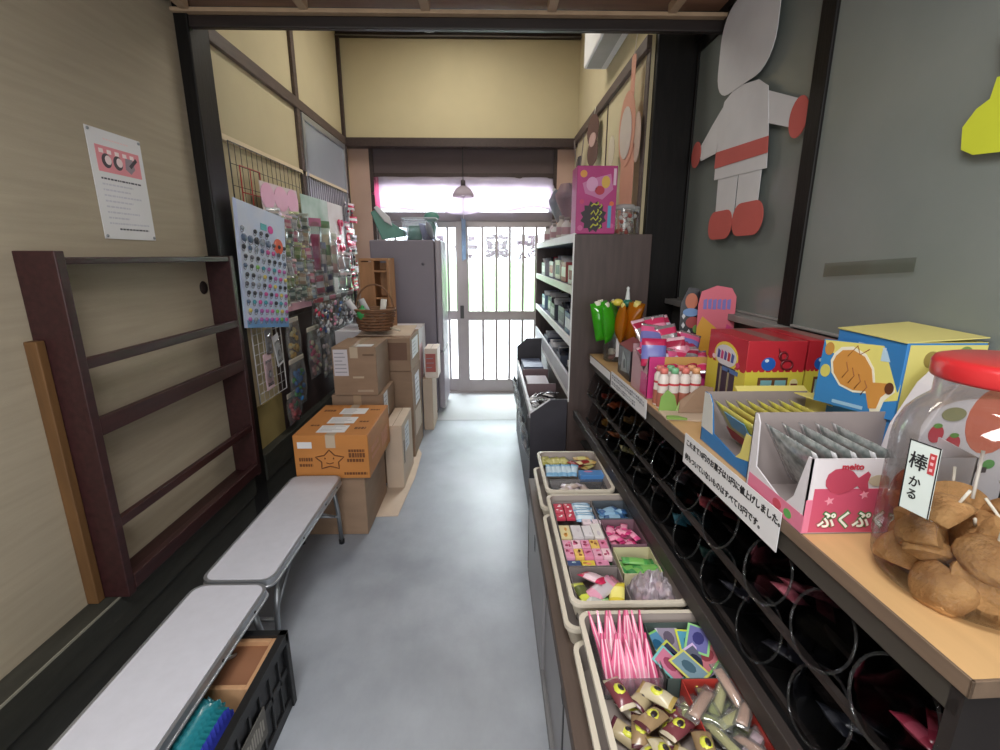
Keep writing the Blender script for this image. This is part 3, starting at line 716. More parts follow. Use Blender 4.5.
# ================================================================== hanging display on the left entry wall
XG = -1.362
CREAM = M('cream_batten', (222, 206, 176), .6, var=.05)
def grid(name, label, y0, y1, z0, z1, x, mat, dy, dz, frame_r=.004, wire=.0018, parent=None):
    g = thing(name, label, 'wire grid', (x, (y0 + y1) / 2, z0)); cy = (y0 + y1) / 2
    fr = MB().tube([(0, y0 - cy, 0), (0, y1 - cy, 0), (0, y1 - cy, z1 - z0), (0, y0 - cy, z1 - z0)], frame_r, mat, 6, closed=True)
    fr.build('grid_frame', g)
    mb = MB(); n = round((y1 - y0) / dy)
    for k in range(1, n): y = y0 - cy + (y1 - y0) * k / n; mb.tube([(0, y, 0), (0, y, z1 - z0)], wire, mat, 5)
    n = round((z1 - z0) / dz)
    for k in range(1, n): z = (z1 - z0) * k / n; mb.tube([(.003, y0 - cy, z), (.003, y1 - cy, z)], wire, mat, 5)
    mb.build('grid_wires', g); return g
WIRE = M('dark_wire', (62, 58, 56), .5); WWIRE = M('white_wire', (206, 206, 208), .5); RWIRE = M('red_wire', (176, 40, 40), .45)
struct(MB().box(XL, XL + .012, 3.06, 4.955, .36, 1.22, DARKW).build('trim_30'))
struct(MB().box(XL, XL + .012, 2.69, 3.06, .36, .62, M('yellowed_board', (150, 134, 84), .7, var=.1)).build('trim_31'))
tag(MB().box(XL + .001, XL + .024, 2.70, 4.95, 2.085, 2.115, CREAM).build('wall_batten', bevel=.002), 'long cream batten on the left entry wall above the wire grids', 'batten')
grid('wire_grid', 'dark wire grid nearest the black post, behind the ring card', 2.72, 3.72, 1.10, 2.083, XG, WIRE, .062, .11)
grid('wire_grid', 'dark wire grid beyond the wall stud, behind the pink and green cards', 3.86, 4.90, 1.0, 2.083, XG, WIRE, .05, .20)
grid('wire_grid', 'small white wire grid below the ring card', 2.69, 3.06, .655, 1.12, XG + .012, WWIRE, .06, .06)
rg = grid('red_wire_rack', 'red wire rack hooked on the dark grid above the ring card', 2.79, 3.02, 1.70, 1.975, XG + .012, RWIRE, .115, .13, .0035, .003)

CL = CLEAR('blister_film', gloss=.3, rough=.1, milk=.05)
# ring card
def sheet_pts(c): return [Vector(p) for p in c]
def on_sheet(c, u, v, off=.0):
    a, b, d, e = c   # bottom-left (near), bottom-right (far), top-right, top-left
    p = (a * (1 - u) + b * u) * (1 - v) + (e * (1 - u) + d * u) * v
    n = (b - a).cross(e - a).normalized()
    return p + n * off
card = sheet_pts([(-1.30, 2.53, 1.13), (-1.262, 2.985, 1.07), (-1.262, 3.09, 1.725), (-1.30, 2.575, 1.79)])
rc = thing('ring_card', 'big white and blue card full of toy rings near the black post', 'display card', tuple(card[0]))
O = card[0].copy(); loc = [p - O for p in card]
mb = MB().plate([loc[0], loc[1], loc[2], loc[3]], .004, M('white_blue_card', (206, 212, 226), .5, var=.04, nscale=4, col2=(176, 196, 230)))
mb.plate([on_sheet(loc, 0, 0, .0012), on_sheet(loc, 1, 0, .0012), on_sheet(loc, 1, .09, .0012), on_sheet(loc, 0, .06, .0012)], .001, P((96, 150, 206)))
mb.plate([on_sheet(loc, .0, .0, .0014), on_sheet(loc, .05, 0, .0014), on_sheet(loc, .05, 1, .0014), on_sheet(loc, 0, 1, .0014)], .001, P((186, 200, 236)))
mb.build('card_sheet', rc)
GEMS = [P(c, .15) for c in ((52, 56, 64), (96, 96, 106), (140, 150, 160), (206, 84, 150), (120, 176, 80), (64, 150, 166), (206, 186, 92), (178, 100, 170), (84, 104, 130))]
SIL = M('silver_ring', (180, 182, 188), .25, metal=.8)
protos = {}
rr = random.Random(11)
def ring_mesh(k, s):
    key = (k, s)
    if key not in protos:
        mb = MB().tube([(.011 * s * math.cos(2 * math.pi * j / 12), .011 * s * math.sin(2 * math.pi * j / 12) - .006, .002) for j in range(12)], .002, SIL, 5, closed=True)
        mb.ball((0, .006, .005), (.0145 * s, .0125 * s, .008), GEMS[k], 9, 5)
        o = mb.build('ring'); protos[key] = o.data; bpy.data.objects.remove(o)
    return protos[key]
nrm = (loc[1] - loc[0]).cross(loc[3] - loc[0]).normalized()
for j in range(11):
    v = .06 + .072 * j
    for i in range(8):
        u = .1 + .118 * i + (.02 if j % 2 else 0)
        big = 1.7 if j == 9 and i < 5 else (1.15 if j == 8 else 1.0)
        if j == 10 and i not in (0, 2, 3, 4): continue
        if big > 1.5 and i % 1: continue
        k = rr.choice([3, 4, 5, 6, 7]) if (rr.random() < .12 + .7 * (j < 3) + .4 * (3 <= j < 7 and i > 2)) else rr.choice([0, 0, 1, 2, 8])
        o = bpy.data.objects.new('ring', ring_mesh(k, big)); COL.objects.link(o); o.parent = rc
        o.matrix_local = frame(on_sheet(loc, u, v, .0006), loc[1] - loc[0], loc[3] - loc[0])
mb = MB()
T = frame(on_sheet(loc, .82, .72, .002), loc[1] - loc[0], loc[3] - loc[0]); mb.prism(oval(0, 0, .05, .045, 24), 0, .003, P((232, 84, 36)), T=T)
mb.build('price_spot', rc)
MB().prism(oval(0, 0, .026, .022, 18), 0, .003, P((226, 60, 160)), T=frame(on_sheet(loc, .66, .845, .002), loc[1] - loc[0], loc[3] - loc[0])).build('pink_spot', rc)
MB().box(-.03, .03, -.018, .018, 0, .002, P((70, 170, 180)), frame(on_sheet(loc, .52, .85, .002), loc[1] - loc[0], loc[3] - loc[0])).build('teal_spot', rc)

def header_card(name, label, c, mat, cat='display card'):
    c = sheet_pts(c); O = c[0].copy(); l = [p - O for p in c]
    t = thing(name, label, cat, tuple(O))
    MB().plate(l, .003, mat).build('card_sheet', t); return t, l
def hang_packs(t, l, spec, name='toy_pack'):
    rr = random.Random(len(spec) + 5)
    for (u, v, w_, h_, col, c2) in spec:
        T = frame(on_sheet(l, u, v, .008 + w_ * .22 + rr.uniform(0, .012)), l[1] - l[0], l[3] - l[0]) @ Matrix.Rotation(-.45, 4, 'Y') @ Matrix.Rotation(rr.uniform(-.12, .12), 4, 'Z') @ Matrix.Rotation(rr.uniform(-.2, .1), 4, 'X')
        mb = MB().pillow(w_, h_, .014, CL, T=T, nx=5, ny=7)
        mb.pillow(w_ * .72, h_ * .62, .008, P(col, .3), T=T @ Matrix.Translation((0, -h_ * .08, .001)), nx=5, ny=6, band=P(c2, .3))
        mb.box(-w_ / 2, w_ / 2, h_ * .36, h_ * .5, -.001, .002, P(c2), T)
        mb.build(name, t)
# pink topped card with small toys
t, l = header_card('toy_card', 'pale pink topped card of small wrapped toys behind the ring card', [(-1.345, 3.06, 1.14), (-1.335, 3.60, 1.14), (-1.335, 3.52, 1.935), (-1.345, 2.99, 1.93)], M('pale_pink_card', (226, 200, 214), .6, var=.05, nscale=6, col2=(214, 206, 196)))
mb = MB()
for u, w_ in ((.15, .3), (.5, .34), (.82, .3)):
    mb.prism(oval(0, 0, w_ * .3, .075, 18), 0, .002, P((236, 176, 206)), T=frame(on_sheet(l, u, .9, .002), l[1] - l[0], l[3] - l[0]))
mb.plate([on_sheet(l, 0, -.0, .002), on_sheet(l, 1, -.0, .002), on_sheet(l, 1, .06, .002), on_sheet(l, 0, .06, .002)], .002, P((222, 168, 186)))
mb.build('card_print', t)
rr = random.Random(21); spec = []
pal = [((206, 190, 110), (220, 210, 160)), ((120, 150, 80), (190, 200, 150)), ((206, 206, 214), (170, 176, 190)), ((226, 120, 160), (240, 200, 214)), ((150, 170, 196), (214, 218, 226)), ((190, 160, 130), (226, 214, 196)), ((70, 96, 90), (180, 190, 180))]
for j in range(6):
    for i in range(6):
        a, b = rr.choice(pal); spec.append((.10 + .16 * i + rr.uniform(-.03, .03), .14 + .118 * j + rr.uniform(-.02, .02), rr.uniform(.075, .11), rr.uniform(.09, .13), a, b))
hang_packs(t, l, spec)
# green-white landscape card with pink sleeves and blue key chains
t, l = header_card('toy_card', 'green and white card with long pink sleeves hanging on it', [(-1.342, 3.62, 1.22), (-1.335, 4.15, 1.22), (-1.335, 4.15, 1.935), (-1.342, 3.60, 1.93)], M('mint_card', (206, 222, 220), .6, var=.08, nscale=5, col2=(150, 186, 172)))
hang_packs(t, l, [(.16, .48, .12, .42, (190, 76, 122), (190, 110, 150)), (.40, .30, .10, .34, (214, 206, 214), (120, 130, 160)), (.62, .50, .11, .38, (206, 196, 176), (96, 140, 100)), (.86, .40, .11, .36, (214, 180, 186), (206, 214, 206)), (.2, .12, .12, .22, (180, 90, 110), (206, 206, 214)), (.6, .12, .12, .22, (60, 80, 130), (206, 206, 214))], 'toy_sleeve')
# white card with pink bows
t, l = header_card('toy_card', 'white card with pink bows next to the red and white strings of packs', [(-1.34, 4.17, 1.18), (-1.335, 4.56, 1.18), (-1.335, 4.56, 1.935), (-1.34, 4.17, 1.935)], P((226, 222, 226), .6))
hang_packs(t, l, [(.30, .36, .1, .16, (232, 206, 214), (226, 200, 206)), (.72, .36, .1, .16, (206, 196, 200), (226, 216, 220)), (.3, .14, .1, .14, (206, 206, 214), (226, 200, 206)), (.72, .14, .1, .14, (190, 186, 196), (226, 216, 220))])
for k, (u, v) in enumerate(((.72, .80), (.45, .60), (.75, .52))):
    T = frame(on_sheet(l, u, v, .01), l[1] - l[0], l[3] - l[0]); m = P((226, 66, 112), .4)
    MB().ball((-.036, 0, 0), (.04, .03, .012), m, 10, 6, T).ball((.036, 0, 0), (.04, .03, .012), m, 10, 6, T).ball((0, 0, .008), .014, m, 8, 5, T).box(-.05, -.005, -.09, -.01, -.002, .004, m, T @ Matrix.Rotation(.3, 4, 'Z')).build('bow', t)
# two strings of small red and white packs
for s, y in enumerate((4.64, 4.80)):
    t = thing('pack_string', ['string of small pink and white packs just beyond the pink bows', 'last string of small red and white packs, at the far end of the grid'][s], 'string of packs', (-1.335, y, 1.17))
    MB().tube([(0, 0, 0), (0, 0, .86)], .002, WHITE, 5).build('string', t)
    rr = random.Random(31 + s)
    for k in range(14):
        T = T3(.012 + rr.uniform(0, .02), rr.uniform(-.02, .02), .03 + k * .058, rx=R(90), rz=R(90) + rr.uniform(-.4, .4))
        MB().pillow(.11, .062, .018, P(rr.choice([(226, 214, 220), (214, 60, 92), (232, 226, 230), (206, 120, 150), (190, 180, 196)]), .25), T=T, nx=5, ny=6, band=P(rr.choice([(206, 40, 70), (236, 232, 236), (90, 80, 90)]), .25)).build('small_pack', t)
# silvery key-chain packs in the row underneath
rr = random.Random(41)
keys = [('silver key chain pack, nearest of the row under the green card', 3.60, (150, 156, 166), (206, 60, 90)), ('blue key chain pack, second of the row under the green card', 3.74, (58, 84, 140), (206, 210, 216)),
        ('silver and pink key chain pack, third of the row under the green card', 3.90, (196, 190, 200), (226, 150, 180)), ('blue and white key chain pack, fourth of the row under the green card', 4.05, (80, 116, 176), (226, 226, 230)),
        ('pale key chain pack, fifth of the row below the pink bows', 4.22, (206, 206, 210), (160, 166, 176)), ('white key chain pack, farthest of the row below the pink bows', 4.42, (220, 216, 220), (196, 176, 190))]
for lab, y, c1, c2 in keys:
    t = thing('key_chain_pack', lab, 'toy pack', (-1.325, y, .92), 0, 'key chain packs under the cards')
    T = frame((.03, 0, .13), (.25, 1, 0), (.10, 0, 1))
    MB().pillow(.15, .31, .03, CL, T=T).build('bag', t)
    mb = MB()
    mb.tube([T @ Vector((0, -.13, .008)), T @ Vector((.01, 0, .01)), T @ Vector((0, .1, .008))], .006, SIL, 6)
    for q in range(18): mb.ball((0, 0, 0), (rr.uniform(.010, .026), rr.uniform(.008, .02), .01), (P(c1, .2), P(c2, .25), SIL)[q % 3], 8, 5, T @ T3(rr.uniform(-.05, .05), rr.uniform(-.13, .09), .012, rz=rr.uniform(0, 3)))
    mb.build('toy', t)
    MB().box(-.06, .06, .115, .145, -.001, .003, P(c2), T).build('paper_header', t)
    MB().tube([(.006, 0, .27), (-.03, 0, .30)], .002, STEEL, 5).build('hook', t)
rr = random.Random(43)
low = [('pale blue clear pack, nearest of the second row of key chain packs', 3.62, (150, 172, 190)), ('navy toy pack, second of the lower row of key chain packs', 3.80, (44, 56, 92)), ('grey toy pack, third of the lower row of key chain packs', 3.98, (160, 160, 168)), ('rosy toy pack, farthest of the lower row of key chain packs', 4.18, (190, 150, 160))]
for lab, y, c1 in low:
    t = thing('hanging_pack', lab, 'toy pack', (-1.335, y, .70), 0, 'lower hanging packs')
    T = frame((.006, 0, .1), (0, 1, 0), (.06, 0, 1))
    MB().pillow(.13, .2, .022, FILM, T=T).build('bag', t)
    mb = MB()
    for q in range(2): mb.pillow(.085, .08, .018, P(c1, .25), T=T @ T3(rr.uniform(-.01, .01), -.045 + .07 * q, .004, rz=rr.uniform(-.5, .5)), nx=5, ny=5)
    mb.build('toy', t)
# bags of colourful toys
def toy_bag(label, x, y, z, w_, h_, cols, seed):
    t = thing('toy_bag', label, 'toy bag', (x, y, z), 0); rr = random.Random(seed)
    T = frame((.02, 0, h_ / 2), (0, 1, 0), (0, 0, 1))
    MB().pillow(w_, h_, .07, FILM, T=T).build('bag', t)
    for c in cols:
        mb = MB()
        for q in range(9):
            px, py = rr.uniform(-.3, .3) * w_, rr.uniform(-.42, .22) * h_
            mb.ball((0, 0, 0), (rr.uniform(.012, .026), rr.uniform(.012, .024), .012), P(c, .25), 9, 6, T @ T3(px, py, rr.uniform(-.005, .018), rz=rr.uniform(0, 3)))
        mb.build('toys', t)
    MB().box(-w_ / 2, w_ / 2, h_ / 2 - .03, h_ / 2, -.001, .003, P((206, 196, 180)), T).build('paper_header', t)
toy_bag('big bag of blue, green and red toys hanging low over the orange carton', -1.33, 3.16, .50, .24, .34, [(36, 100, 176), (52, 150, 84), (60, 130, 196)], 5)
toy_bag('bag of red toys hanging lowest behind the orange carton', -1.35, 3.10, .40, .2, .22, [(196, 66, 80), (206, 90, 96)], 6)
toy_bag('bag with a yellow and orange card above the blue toy bag', -1.35, 3.20, .80, .2, .30, [(206, 160, 70), (196, 176, 120)], 7)
toy_bag('bag of pink and red toys beside the pile of cartons', -1.33, 3.50, .62, .22, .38, [(196, 66, 110), (206, 150, 150), (200, 190, 160)], 8)
toy_bag('bag of pale beige toys nearest the upper carton', -1.33, 3.76, .56, .2, .36, [(206, 196, 180), (176, 150, 130), (196, 176, 180)], 9)
# cards on the white grid
for lab, y, z, w_, h_, rot, c in (('pink and white small card hanging at the left of the white grid', 2.80, .83, .10, .22, .03, (226, 196, 206)), ('white price slip hanging tilted on the white grid', 2.95, .93, .085, .20, .22, (226, 230, 236)), ('grey clear pack hanging upper left on the white grid', 2.84, 1.0, .08, .15, .0, (150, 152, 158))):
    t = thing('hanging_card', lab, 'card', (XG + .03, y, z - h_ / 2))
    T = frame((0, 0, h_ / 2), (0, 1, 0), (0, 0, 1)) @ Matrix.Rotation(rot, 4, 'Z')
    MB().box(-w_ / 2, w_ / 2, -h_ / 2, h_ / 2, 0, .003, P(c), T).build('card_sheet', t)
    mb = MB().pillow(w_ * .8, h_ * .72, .014, FILM if c[2] > 200 and c[0] < 226 else CL, T=T @ T3(0, -.01, .006)); mb.ball((0, -.02, .009), (w_ * .22, h_ * .12, .006), P((150, 150, 156), .3), 9, 6, T); mb.build('blister', t)
# ================================================================== RIGHT SIDE, far end: dark shelf unit and bin
su = thing('display_shelf', 'tall dark brown shelf unit with white shelf edges at the far right', 'shelf unit', (.645, 3.57, 0))
SX0, SX1, SY0, SY1 = .437 - .645, .846 - .645, 2.56 - 3.57, 4.58 - 3.57
NAVY = M('dark_slate_back', (76, 84, 108), .6, var=.08)
MB().box(SX0, SX1, SY0, SY0 + .02, 0, 1.61, SHELFW).build('side_panel', su, bevel=.002); MB().box(SX0, SX1, SY1 - .02, SY1, 0, 1.61, SHELFW).build('side_panel', su, bevel=.002)
MB().box(SX1 - .012, SX1, SY0 + .02, SY1 - .02, .0, 1.57, NAVY).build('back_panel', su)
for z, t in ((1.57, .045), (1.298, .045), (1.015, .045), (.72, .03)):
    sh_ = MB().box(SX0 + .012, SX1 - .012, SY0 + .02, SY1 - .02, z, z + t - .004, NAVY).build('shelf', su)
    MB().box(SX0 - .002, SX0 + .012, SY0 + .002, SY1 - .002, z, z + t, WHITE).build('shelf_edge', sh_, bevel=.002)
MB().box(SX0 - .003, SX0 + .004, SY0 - .002, SY0 + .006, .7, 1.612, WHITE).build('edge_strip', su)
MB().box(SX0 - .002, SX0 + .012, SY0 + .02, SY1 - .02, .75, .845, M('pale_grey_lip', (190, 188, 196), .5, var=.05)).build('front_lip', su, bevel=.002)
MB().box(SX0 + .03, SX1, SY0 + .02, SY1 - .02, 0, .70, SHELFW).build('lower_panel', su)
rr = random.Random(51)
def small_box(label, x, y, z, w_, d_, h_, c1, c2, name='candy_box', cat='box', rz=0, open_=True, group=None):
    t = thing(name, label, cat, (x, y, z), rz, group)
    a, b = w_ / 2, d_ / 2
    mb = MB(); k = .0015
    mb.box(-a, -a + k, -b, b, 0, h_, P(c1)).box(a - k, a, -b, b, 0, h_, P(c1)).box(-a, a, -b, -b + k, 0, h_, P(c1)).box(-a, a, b - k, b, 0, h_, P(c1)).box(-a, a, -b, b, 0, k, P(c1))
    if not open_: mb.box(-a, a, -b, b, h_ - k, h_, P(c1))
    mb.build('carton_body', t)
    MB().box(-a - .0006, -a, -b * .8, b * .8, h_ * .25, h_ * .75, P(c2)).build('label_panel', t)
    if open_:
        m2 = MB()
        for q in range(4): m2.pillow(w_ * .8, d_ * .4, .02, P(rr.choice([c2, (206, 206, 212), (40, 44, 60), (150, 156, 170), (214, 214, 220)]), .25), T=T3(rr.uniform(-.01, .01), -b * .6 + q * b * .4, h_ * .9, rx=R(60) + rr.uniform(-.3, .3), rz=rr.uniform(-.4, .4)), nx=5, ny=5)
        m2.build('packets', t)
    return t
rows = [(1.343, 'top', 2.72, [('white carton with red packs, nearest on the top white-edged shelf', (206, 200, 196), (150, 50, 56)), ('red and white carton, second on the top white-edged shelf', (170, 60, 64), (226, 220, 214)), ('cream carton, third on the top white-edged shelf', (214, 206, 190), (60, 60, 76)), ('white carton, fourth on the top white-edged shelf', (214, 212, 214), (190, 60, 80)), ('small grey carton, farthest on the top white-edged shelf', (160, 160, 172), (226, 226, 230))]),
        (1.06, 'middle', 2.74, [('blue carton, nearest on the middle white-edged shelf', (58, 92, 136), (200, 206, 214)), ('grey carton of dark packs, second on the middle white-edged shelf', (120, 122, 134), (40, 44, 58)), ('dark carton, third on the middle white-edged shelf', (50, 54, 70), (190, 196, 206)), ('navy carton, fourth on the middle white-edged shelf', (56, 66, 100), (200, 200, 210)), ('pale blue carton, farthest on the middle white-edged shelf', (130, 160, 196), (226, 230, 236))]),
        (.75, 'lower', 2.76, [('black carton, nearest on the lower shelf behind the grey lip', (36, 40, 48), (120, 126, 136)), ('slate carton, second on the lower shelf behind the grey lip', (70, 78, 96), (150, 156, 166)), ('grey carton, third on the lower shelf behind the grey lip', (140, 144, 156), (60, 66, 80)), ('dark blue carton, farthest on the lower shelf behind the grey lip', (50, 60, 90), (160, 166, 180))])]
for z, nm, y, L in rows:
    for k, (lab, c1, c2) in enumerate(L):
        small_box(lab, .535 + rr.uniform(-.01, .02), y + k * .36, z, .15, .2 + rr.uniform(0, .06), .10 + rr.uniform(0, .03), c1, c2, group=None)
# things on top of the shelf
pk = thing('snack_box', 'magenta snack box standing on end on top of the dark shelf', 'box', (.552, 2.67, 1.612))
PKM = M('magenta_carton', (178, 52, 122), .45, var=.08, nscale=9)
MB().box(-.104, .104, -.075, .075, .001, .335, PKM).build('carton_body', pk, bevel=.003)
T = frame((0, -.0752, .001), (1, 0, 0), (0, 0, 1)); mb = MB()
mb.prism([(-.03, .27), (.07, .295), (.085, .22), (.03, .17), (-.06, .20), (-.075, .25)], 0, .001, P((206, 120, 170)), T=T)
mb.prism(oval(-.025, .245, .03, .035), .001, .0018, P((224, 160, 200)), T=T); mb.prism(oval(.045, .255, .022, .03), .001, .0018, P((222, 176, 70)), T=T); mb.prism(oval(.015, .215, .025, .022), .001, .0018, P((196, 50, 70)), T=T)
for x, y, r, c in ((-.07, .295, .018, (226, 150, 60)), (.08, .15, .012, (226, 110, 60)), (-.075, .16, .012, (206, 60, 110)), (-.08, .03, .014, (206, 90, 150)), (.085, .04, .012, (206, 90, 150))): mb.prism(oval(x, y, r, r, 14), 0, .0009, P(c), T=T)
blob = [(-.075 + .0 + .12 * 0 + (.062 + .008 * (1 if k % 2 else -1)) * math.cos(2 * math.pi * k / 24) + .075, .085 + (.072 + .008 * (1 if k % 2 else -1)) * math.sin(2 * math.pi * k / 24)) for k in range(24)]
mb.prism([(p[0] - .012, p[1]) for p in blob], 0, .001, P((46, 34, 44)), T=T)
mb.box(.062, .08, .03, .14, 0, .001, P((80, 160, 206)), T)
for q in range(4):
    z = .03 + .034 * q
    mb.tube([(-.026, z + .006 * (q % 2), .0014), (-.012, z + .018, .0014), (.0, z + .012 - .008 * (q % 3), .0014), (.012, z + .016, .0014), (.010, z + .026, .0014)], .0042, P((206, 206, 70), .5), 6, T=T)
    mb.tube([(.018, z - .004, .0014), (.03, z + .008, .0014), (.024, z + .016, .0014)], .0036, P((190, 206, 80), .5), 6, T=T)
mb.box(.084, .098, .24, .32, 0, .001, P((226, 190, 210)), T)
mb.build('carton_print', pk)
for k, (x, y, lab) in enumerate(((.73, 2.70, 'clear plastic canister at the right of the magenta box'), (.79, 2.80, 'second clear canister behind the first, near the wall'))):
    t = thing('clear_canister', lab, 'jar', (x, y, 1.612))
    MB().lathe([(.001, .002), (.05, .002), (.052, .02), (.052, .12), (.05, .135)], CLEARP, 20).build('jar_body', t)
    MB().lathe([(.001, .155), (.05, .155), (.053, .15), (.053, .133), (.001, .133)], CLEAR('milky_lid', milk=.4, gloss=.15), 20).build('lid', t)
    mb = MB(); r2 = random.Random(k)
    for q in range(14): mb.ball((r2.uniform(-.03, .03), r2.uniform(-.03, .03), .014 + .007 * q), .012, P(r2.choice([(206, 190, 180), (190, 90, 80), (214, 206, 200)]), .4), 8, 5)
    mb.build('candies', t)
for k, (x, y, h_, lab) in enumerate(((.535, 3.42, .20, 'mauve cone bag of sweets, nearest beside the magenta box'), (.53, 3.74, .25, 'blue and grey cone bag of sweets standing behind the mauve one'))):
    t = thing('cone_bag', lab, 'bag', (x, y, 1.612))
    MB().lathe([(.004, .10), (.04, .16), (.085, .26), (.092, .29), (.08, .305), (.055, .36)], CLEAR('cone_film_%d' % k, milk=.5, gloss=.25, milkcol=((190, 160, 176), (150, 156, 176))[k]), 14).build('bag', t)
    MB().lathe([(.001, 0), (.04, 0), (.042, .004), (.035, .08), (.012, .1), (.001, .1)], P((214, 210, 212)), 14).build('holder', t)
    mb = MB(); r2 = random.Random(k + 3)
    for q in range(9): mb.pillow(.05, .07, .02, P(r2.choice([(206, 206, 214), (110, 96, 120), (190, 130, 150), (60, 70, 100)]), .25), T=T3(r2.uniform(-.05, .05), r2.uniform(-.05, .05), .24 + r2.uniform(0, .1), rx=r2.uniform(0, 2), rz=r2.uniform(0, 3)), nx=5, ny=5)
    mb.build('sweets', t)
for k, (x, y, h_, c, lab) in enumerate(((.475, 3.06, .12, (226, 224, 224), 'white bottle, nearest behind the cone bags'), (.465, 3.22, .14, (214, 206, 200), 'cream bottle, second behind the cone bags'), (.47, 3.56, .11, (222, 222, 226), 'white bottle, third behind the cone bags'), (.50, 3.86, .16, (206, 190, 196), 'pinkish bottle, fourth behind the cone bags'), (.48, 4.1, .13, (218, 218, 222), 'white bottle, farthest on the shelf top'))):
    t = thing('small_bottle', lab, 'bottle', (x, y, 1.612), 0, 'bottles on the shelf top')
    MB().lathe([(.001, 0), (.03, 0), (.032, .005), (.032, h_ * .62), (.014, h_ * .78), (.014, h_ * .86)], P(c, .35), 16).build('bottle_body', t)
    MB().lathe([(.001, h_), (.016, h_), (.017, h_ * .98), (.017, h_ * .84), (.001, h_ * .84)], P((150, 140, 140), .4), 14).build('cap', t)
    MB().lathe([(.0326, h_ * .15), (.0326, h_ * .5)], P((190, 150, 160)), 16).build('label', t)

# bin unit with sloping front
bn = thing('candy_bin', 'dark low bin unit with a chamfered end in front of the shelf', 'bin', (.33, 3.25, 0))
BX0, BX1, BY0, BY1 = .225 - .33, .432 - .33, 2.555 - 3.25, 3.95 - 3.25
BD = M('dark_slate_laminate', (60, 58, 66), .5, var=.12, nscale=8)
prof = [(BX0, 0), (BX1, 0), (BX1, .715), (BX0 + .11, .715), (BX0, .635)]
MB().prism(prof, BY0, BY0 + .018, BD, axis='y').build('end_panel', bn, bevel=.002)
MB().prism([(BX0, 0), (BX1, 0), (BX1, .83), (BX0 + .08, .83), (BX0, .76)], BY1 - .018, BY1, BD, axis='y').build('end_panel', bn, bevel=.002)
MB().box(BX0, BX0 + .014, BY0 + .018, BY1 - .018, .02, .60, BD).build('front_panel', bn)
MB().box(BX0 - .003, BX0 + .014, BY0 + .018, BY1 - .018, .60, .645, M('white_bin_edge', (206, 206, 212), .5)).build('front_edge', bn, bevel=.002)
MB().box(BX0 + .014, BX1, BY0 + .018, BY1 - .018, .50, .515, BD).build('bin_floor', bn)
MB().plate([(BX0 - .002, BY0 - .001, .636), (BX0 + .11, BY0 - .001, .716), (BX0 + .11, BY0 + .017, .716), (BX0 - .002, BY0 + .017, .636)], .004, MATS['white_bin_edge']).build('edge_strip', bn)
for y in (3.03, 3.45): MB().box(BX0 + .014, BX1, y - 3.25, y - 3.25 + .008, .515, .68, M('mauve_divider', (120, 100, 104), .5)).build('divider', bn)
rr = random.Random(61)
for k in range(26):
    y = 2.64 + rr.uniform(0, .34); x = .27 + rr.uniform(0, .12); z = .56 + rr.uniform(0, .085)
    mb = MB().pillow(.075, .10, .022, P(rr.choice([(196, 196, 202), (150, 150, 156), (40, 40, 46), (206, 206, 212), (96, 92, 96)]), .22), crimp=P((206, 206, 210), .25), T=T3(0, 0, 0, rx=rr.uniform(-.5, .5), ry=rr.uniform(-.5, .5), rz=rr.uniform(0, 3)), band=P(rr.choice([(60, 56, 60), (226, 226, 230)]), .25))
    tag(mb.build('silver_packet', loc=(x, y, z)), 'silver and black candy packet heaped in the near part of the low bin', 'packet', 'silver packets in the low bin')
small_box('mauve box with pale stripe in the middle of the low bin', .33, 3.24, .516, .15, .3, .13, (126, 104, 106), (196, 180, 180), open_=False)
small_box('blue-grey box in the far part of the low bin', .33, 3.70, .516, .15, .32, .16, (86, 96, 122), (196, 200, 214), open_=False)
for k in range(6):
    y = 2.66 + k * .22
    t = thing('hanging_bag', 'clear bag on the aisle side of the low bin, %s from the near end' % ORD[k], 'bag', (.205, y, .34 + .02 * (k % 2)), 0, 'bags hanging on the low bin')
    T = frame((0, 0, .1), (0, -1, 0), (-.2, 0, 1))
    MB().pillow(.17, .22, .045, FILM, T=T).build('bag', t)
    mb = MB(); r2 = random.Random(k)
    for q in range(6): mb.pillow(.06, .05, .02, P(r2.choice([(206, 206, 212), (60, 60, 70), (176, 170, 176), (120, 130, 146)]), .25), T=T @ T3(r2.uniform(-.05, .05), r2.uniform(-.07, .05), r2.uniform(-.008, .012), rz=r2.uniform(0, 3)), nx=5, ny=5)
    mb.build('small_packs', t)
    MB().tube([(.0, 0, .2), (.018, 0, .26)], .002, STEEL, 5).build('hook', t)

# paper cut-outs hanging on the right entry wall
def cutout(name, label, y, z, shapes, cat='paper decoration'):
    t = thing(name, label, cat, (XE - .05, y, z), .17)
    T = frame((0, 0, 0), (0, -1, 0), (0, 0, 1))
    for k, (nm, pts, col, lvl) in enumerate(shapes):
        MB().prism(pts, .004 * lvl, .004 * lvl + .003, P(col, .8), T=T).build(nm, t)
    return t
PE = (222, 158, 132)
t = cutout('paper_figure', 'peach paper cut-out with a white oval on a long strip, hanging by a string', 2.98, 1.62,
    [('paper_strip', rrect(-.07, .10, .0, .50, .02), PE, 0), ('paper_oval', oval(-.01, .59, .105, .20), PE, 1), ('white_oval', oval(-.015, .57, .075, .14), (214, 202, 192), 2), ('side_oval', oval(.12, .52, .04, .13), (206, 180, 162), 0), ('paper_neck', rrect(.0, .05, .74, .96, .02), PE, 0)])
MB().tube([(0, -.02, .95), (.01, -.02, 1.06)], .003, P((220, 214, 204)), 5).build('string', t)
t = cutout('paper_figure', 'brown paper cut-out of two rounded lobes hanging on the right entry wall', 3.98, 2.20,
    [('paper_lobe', oval(0, .08, .11, .10), (96, 66, 56), 0), ('paper_lobe', oval(-.01, .24, .12, .11), (96, 66, 56), 0), ('pale_spot', oval(0, .17, .07, .05), (186, 150, 140), 1)])
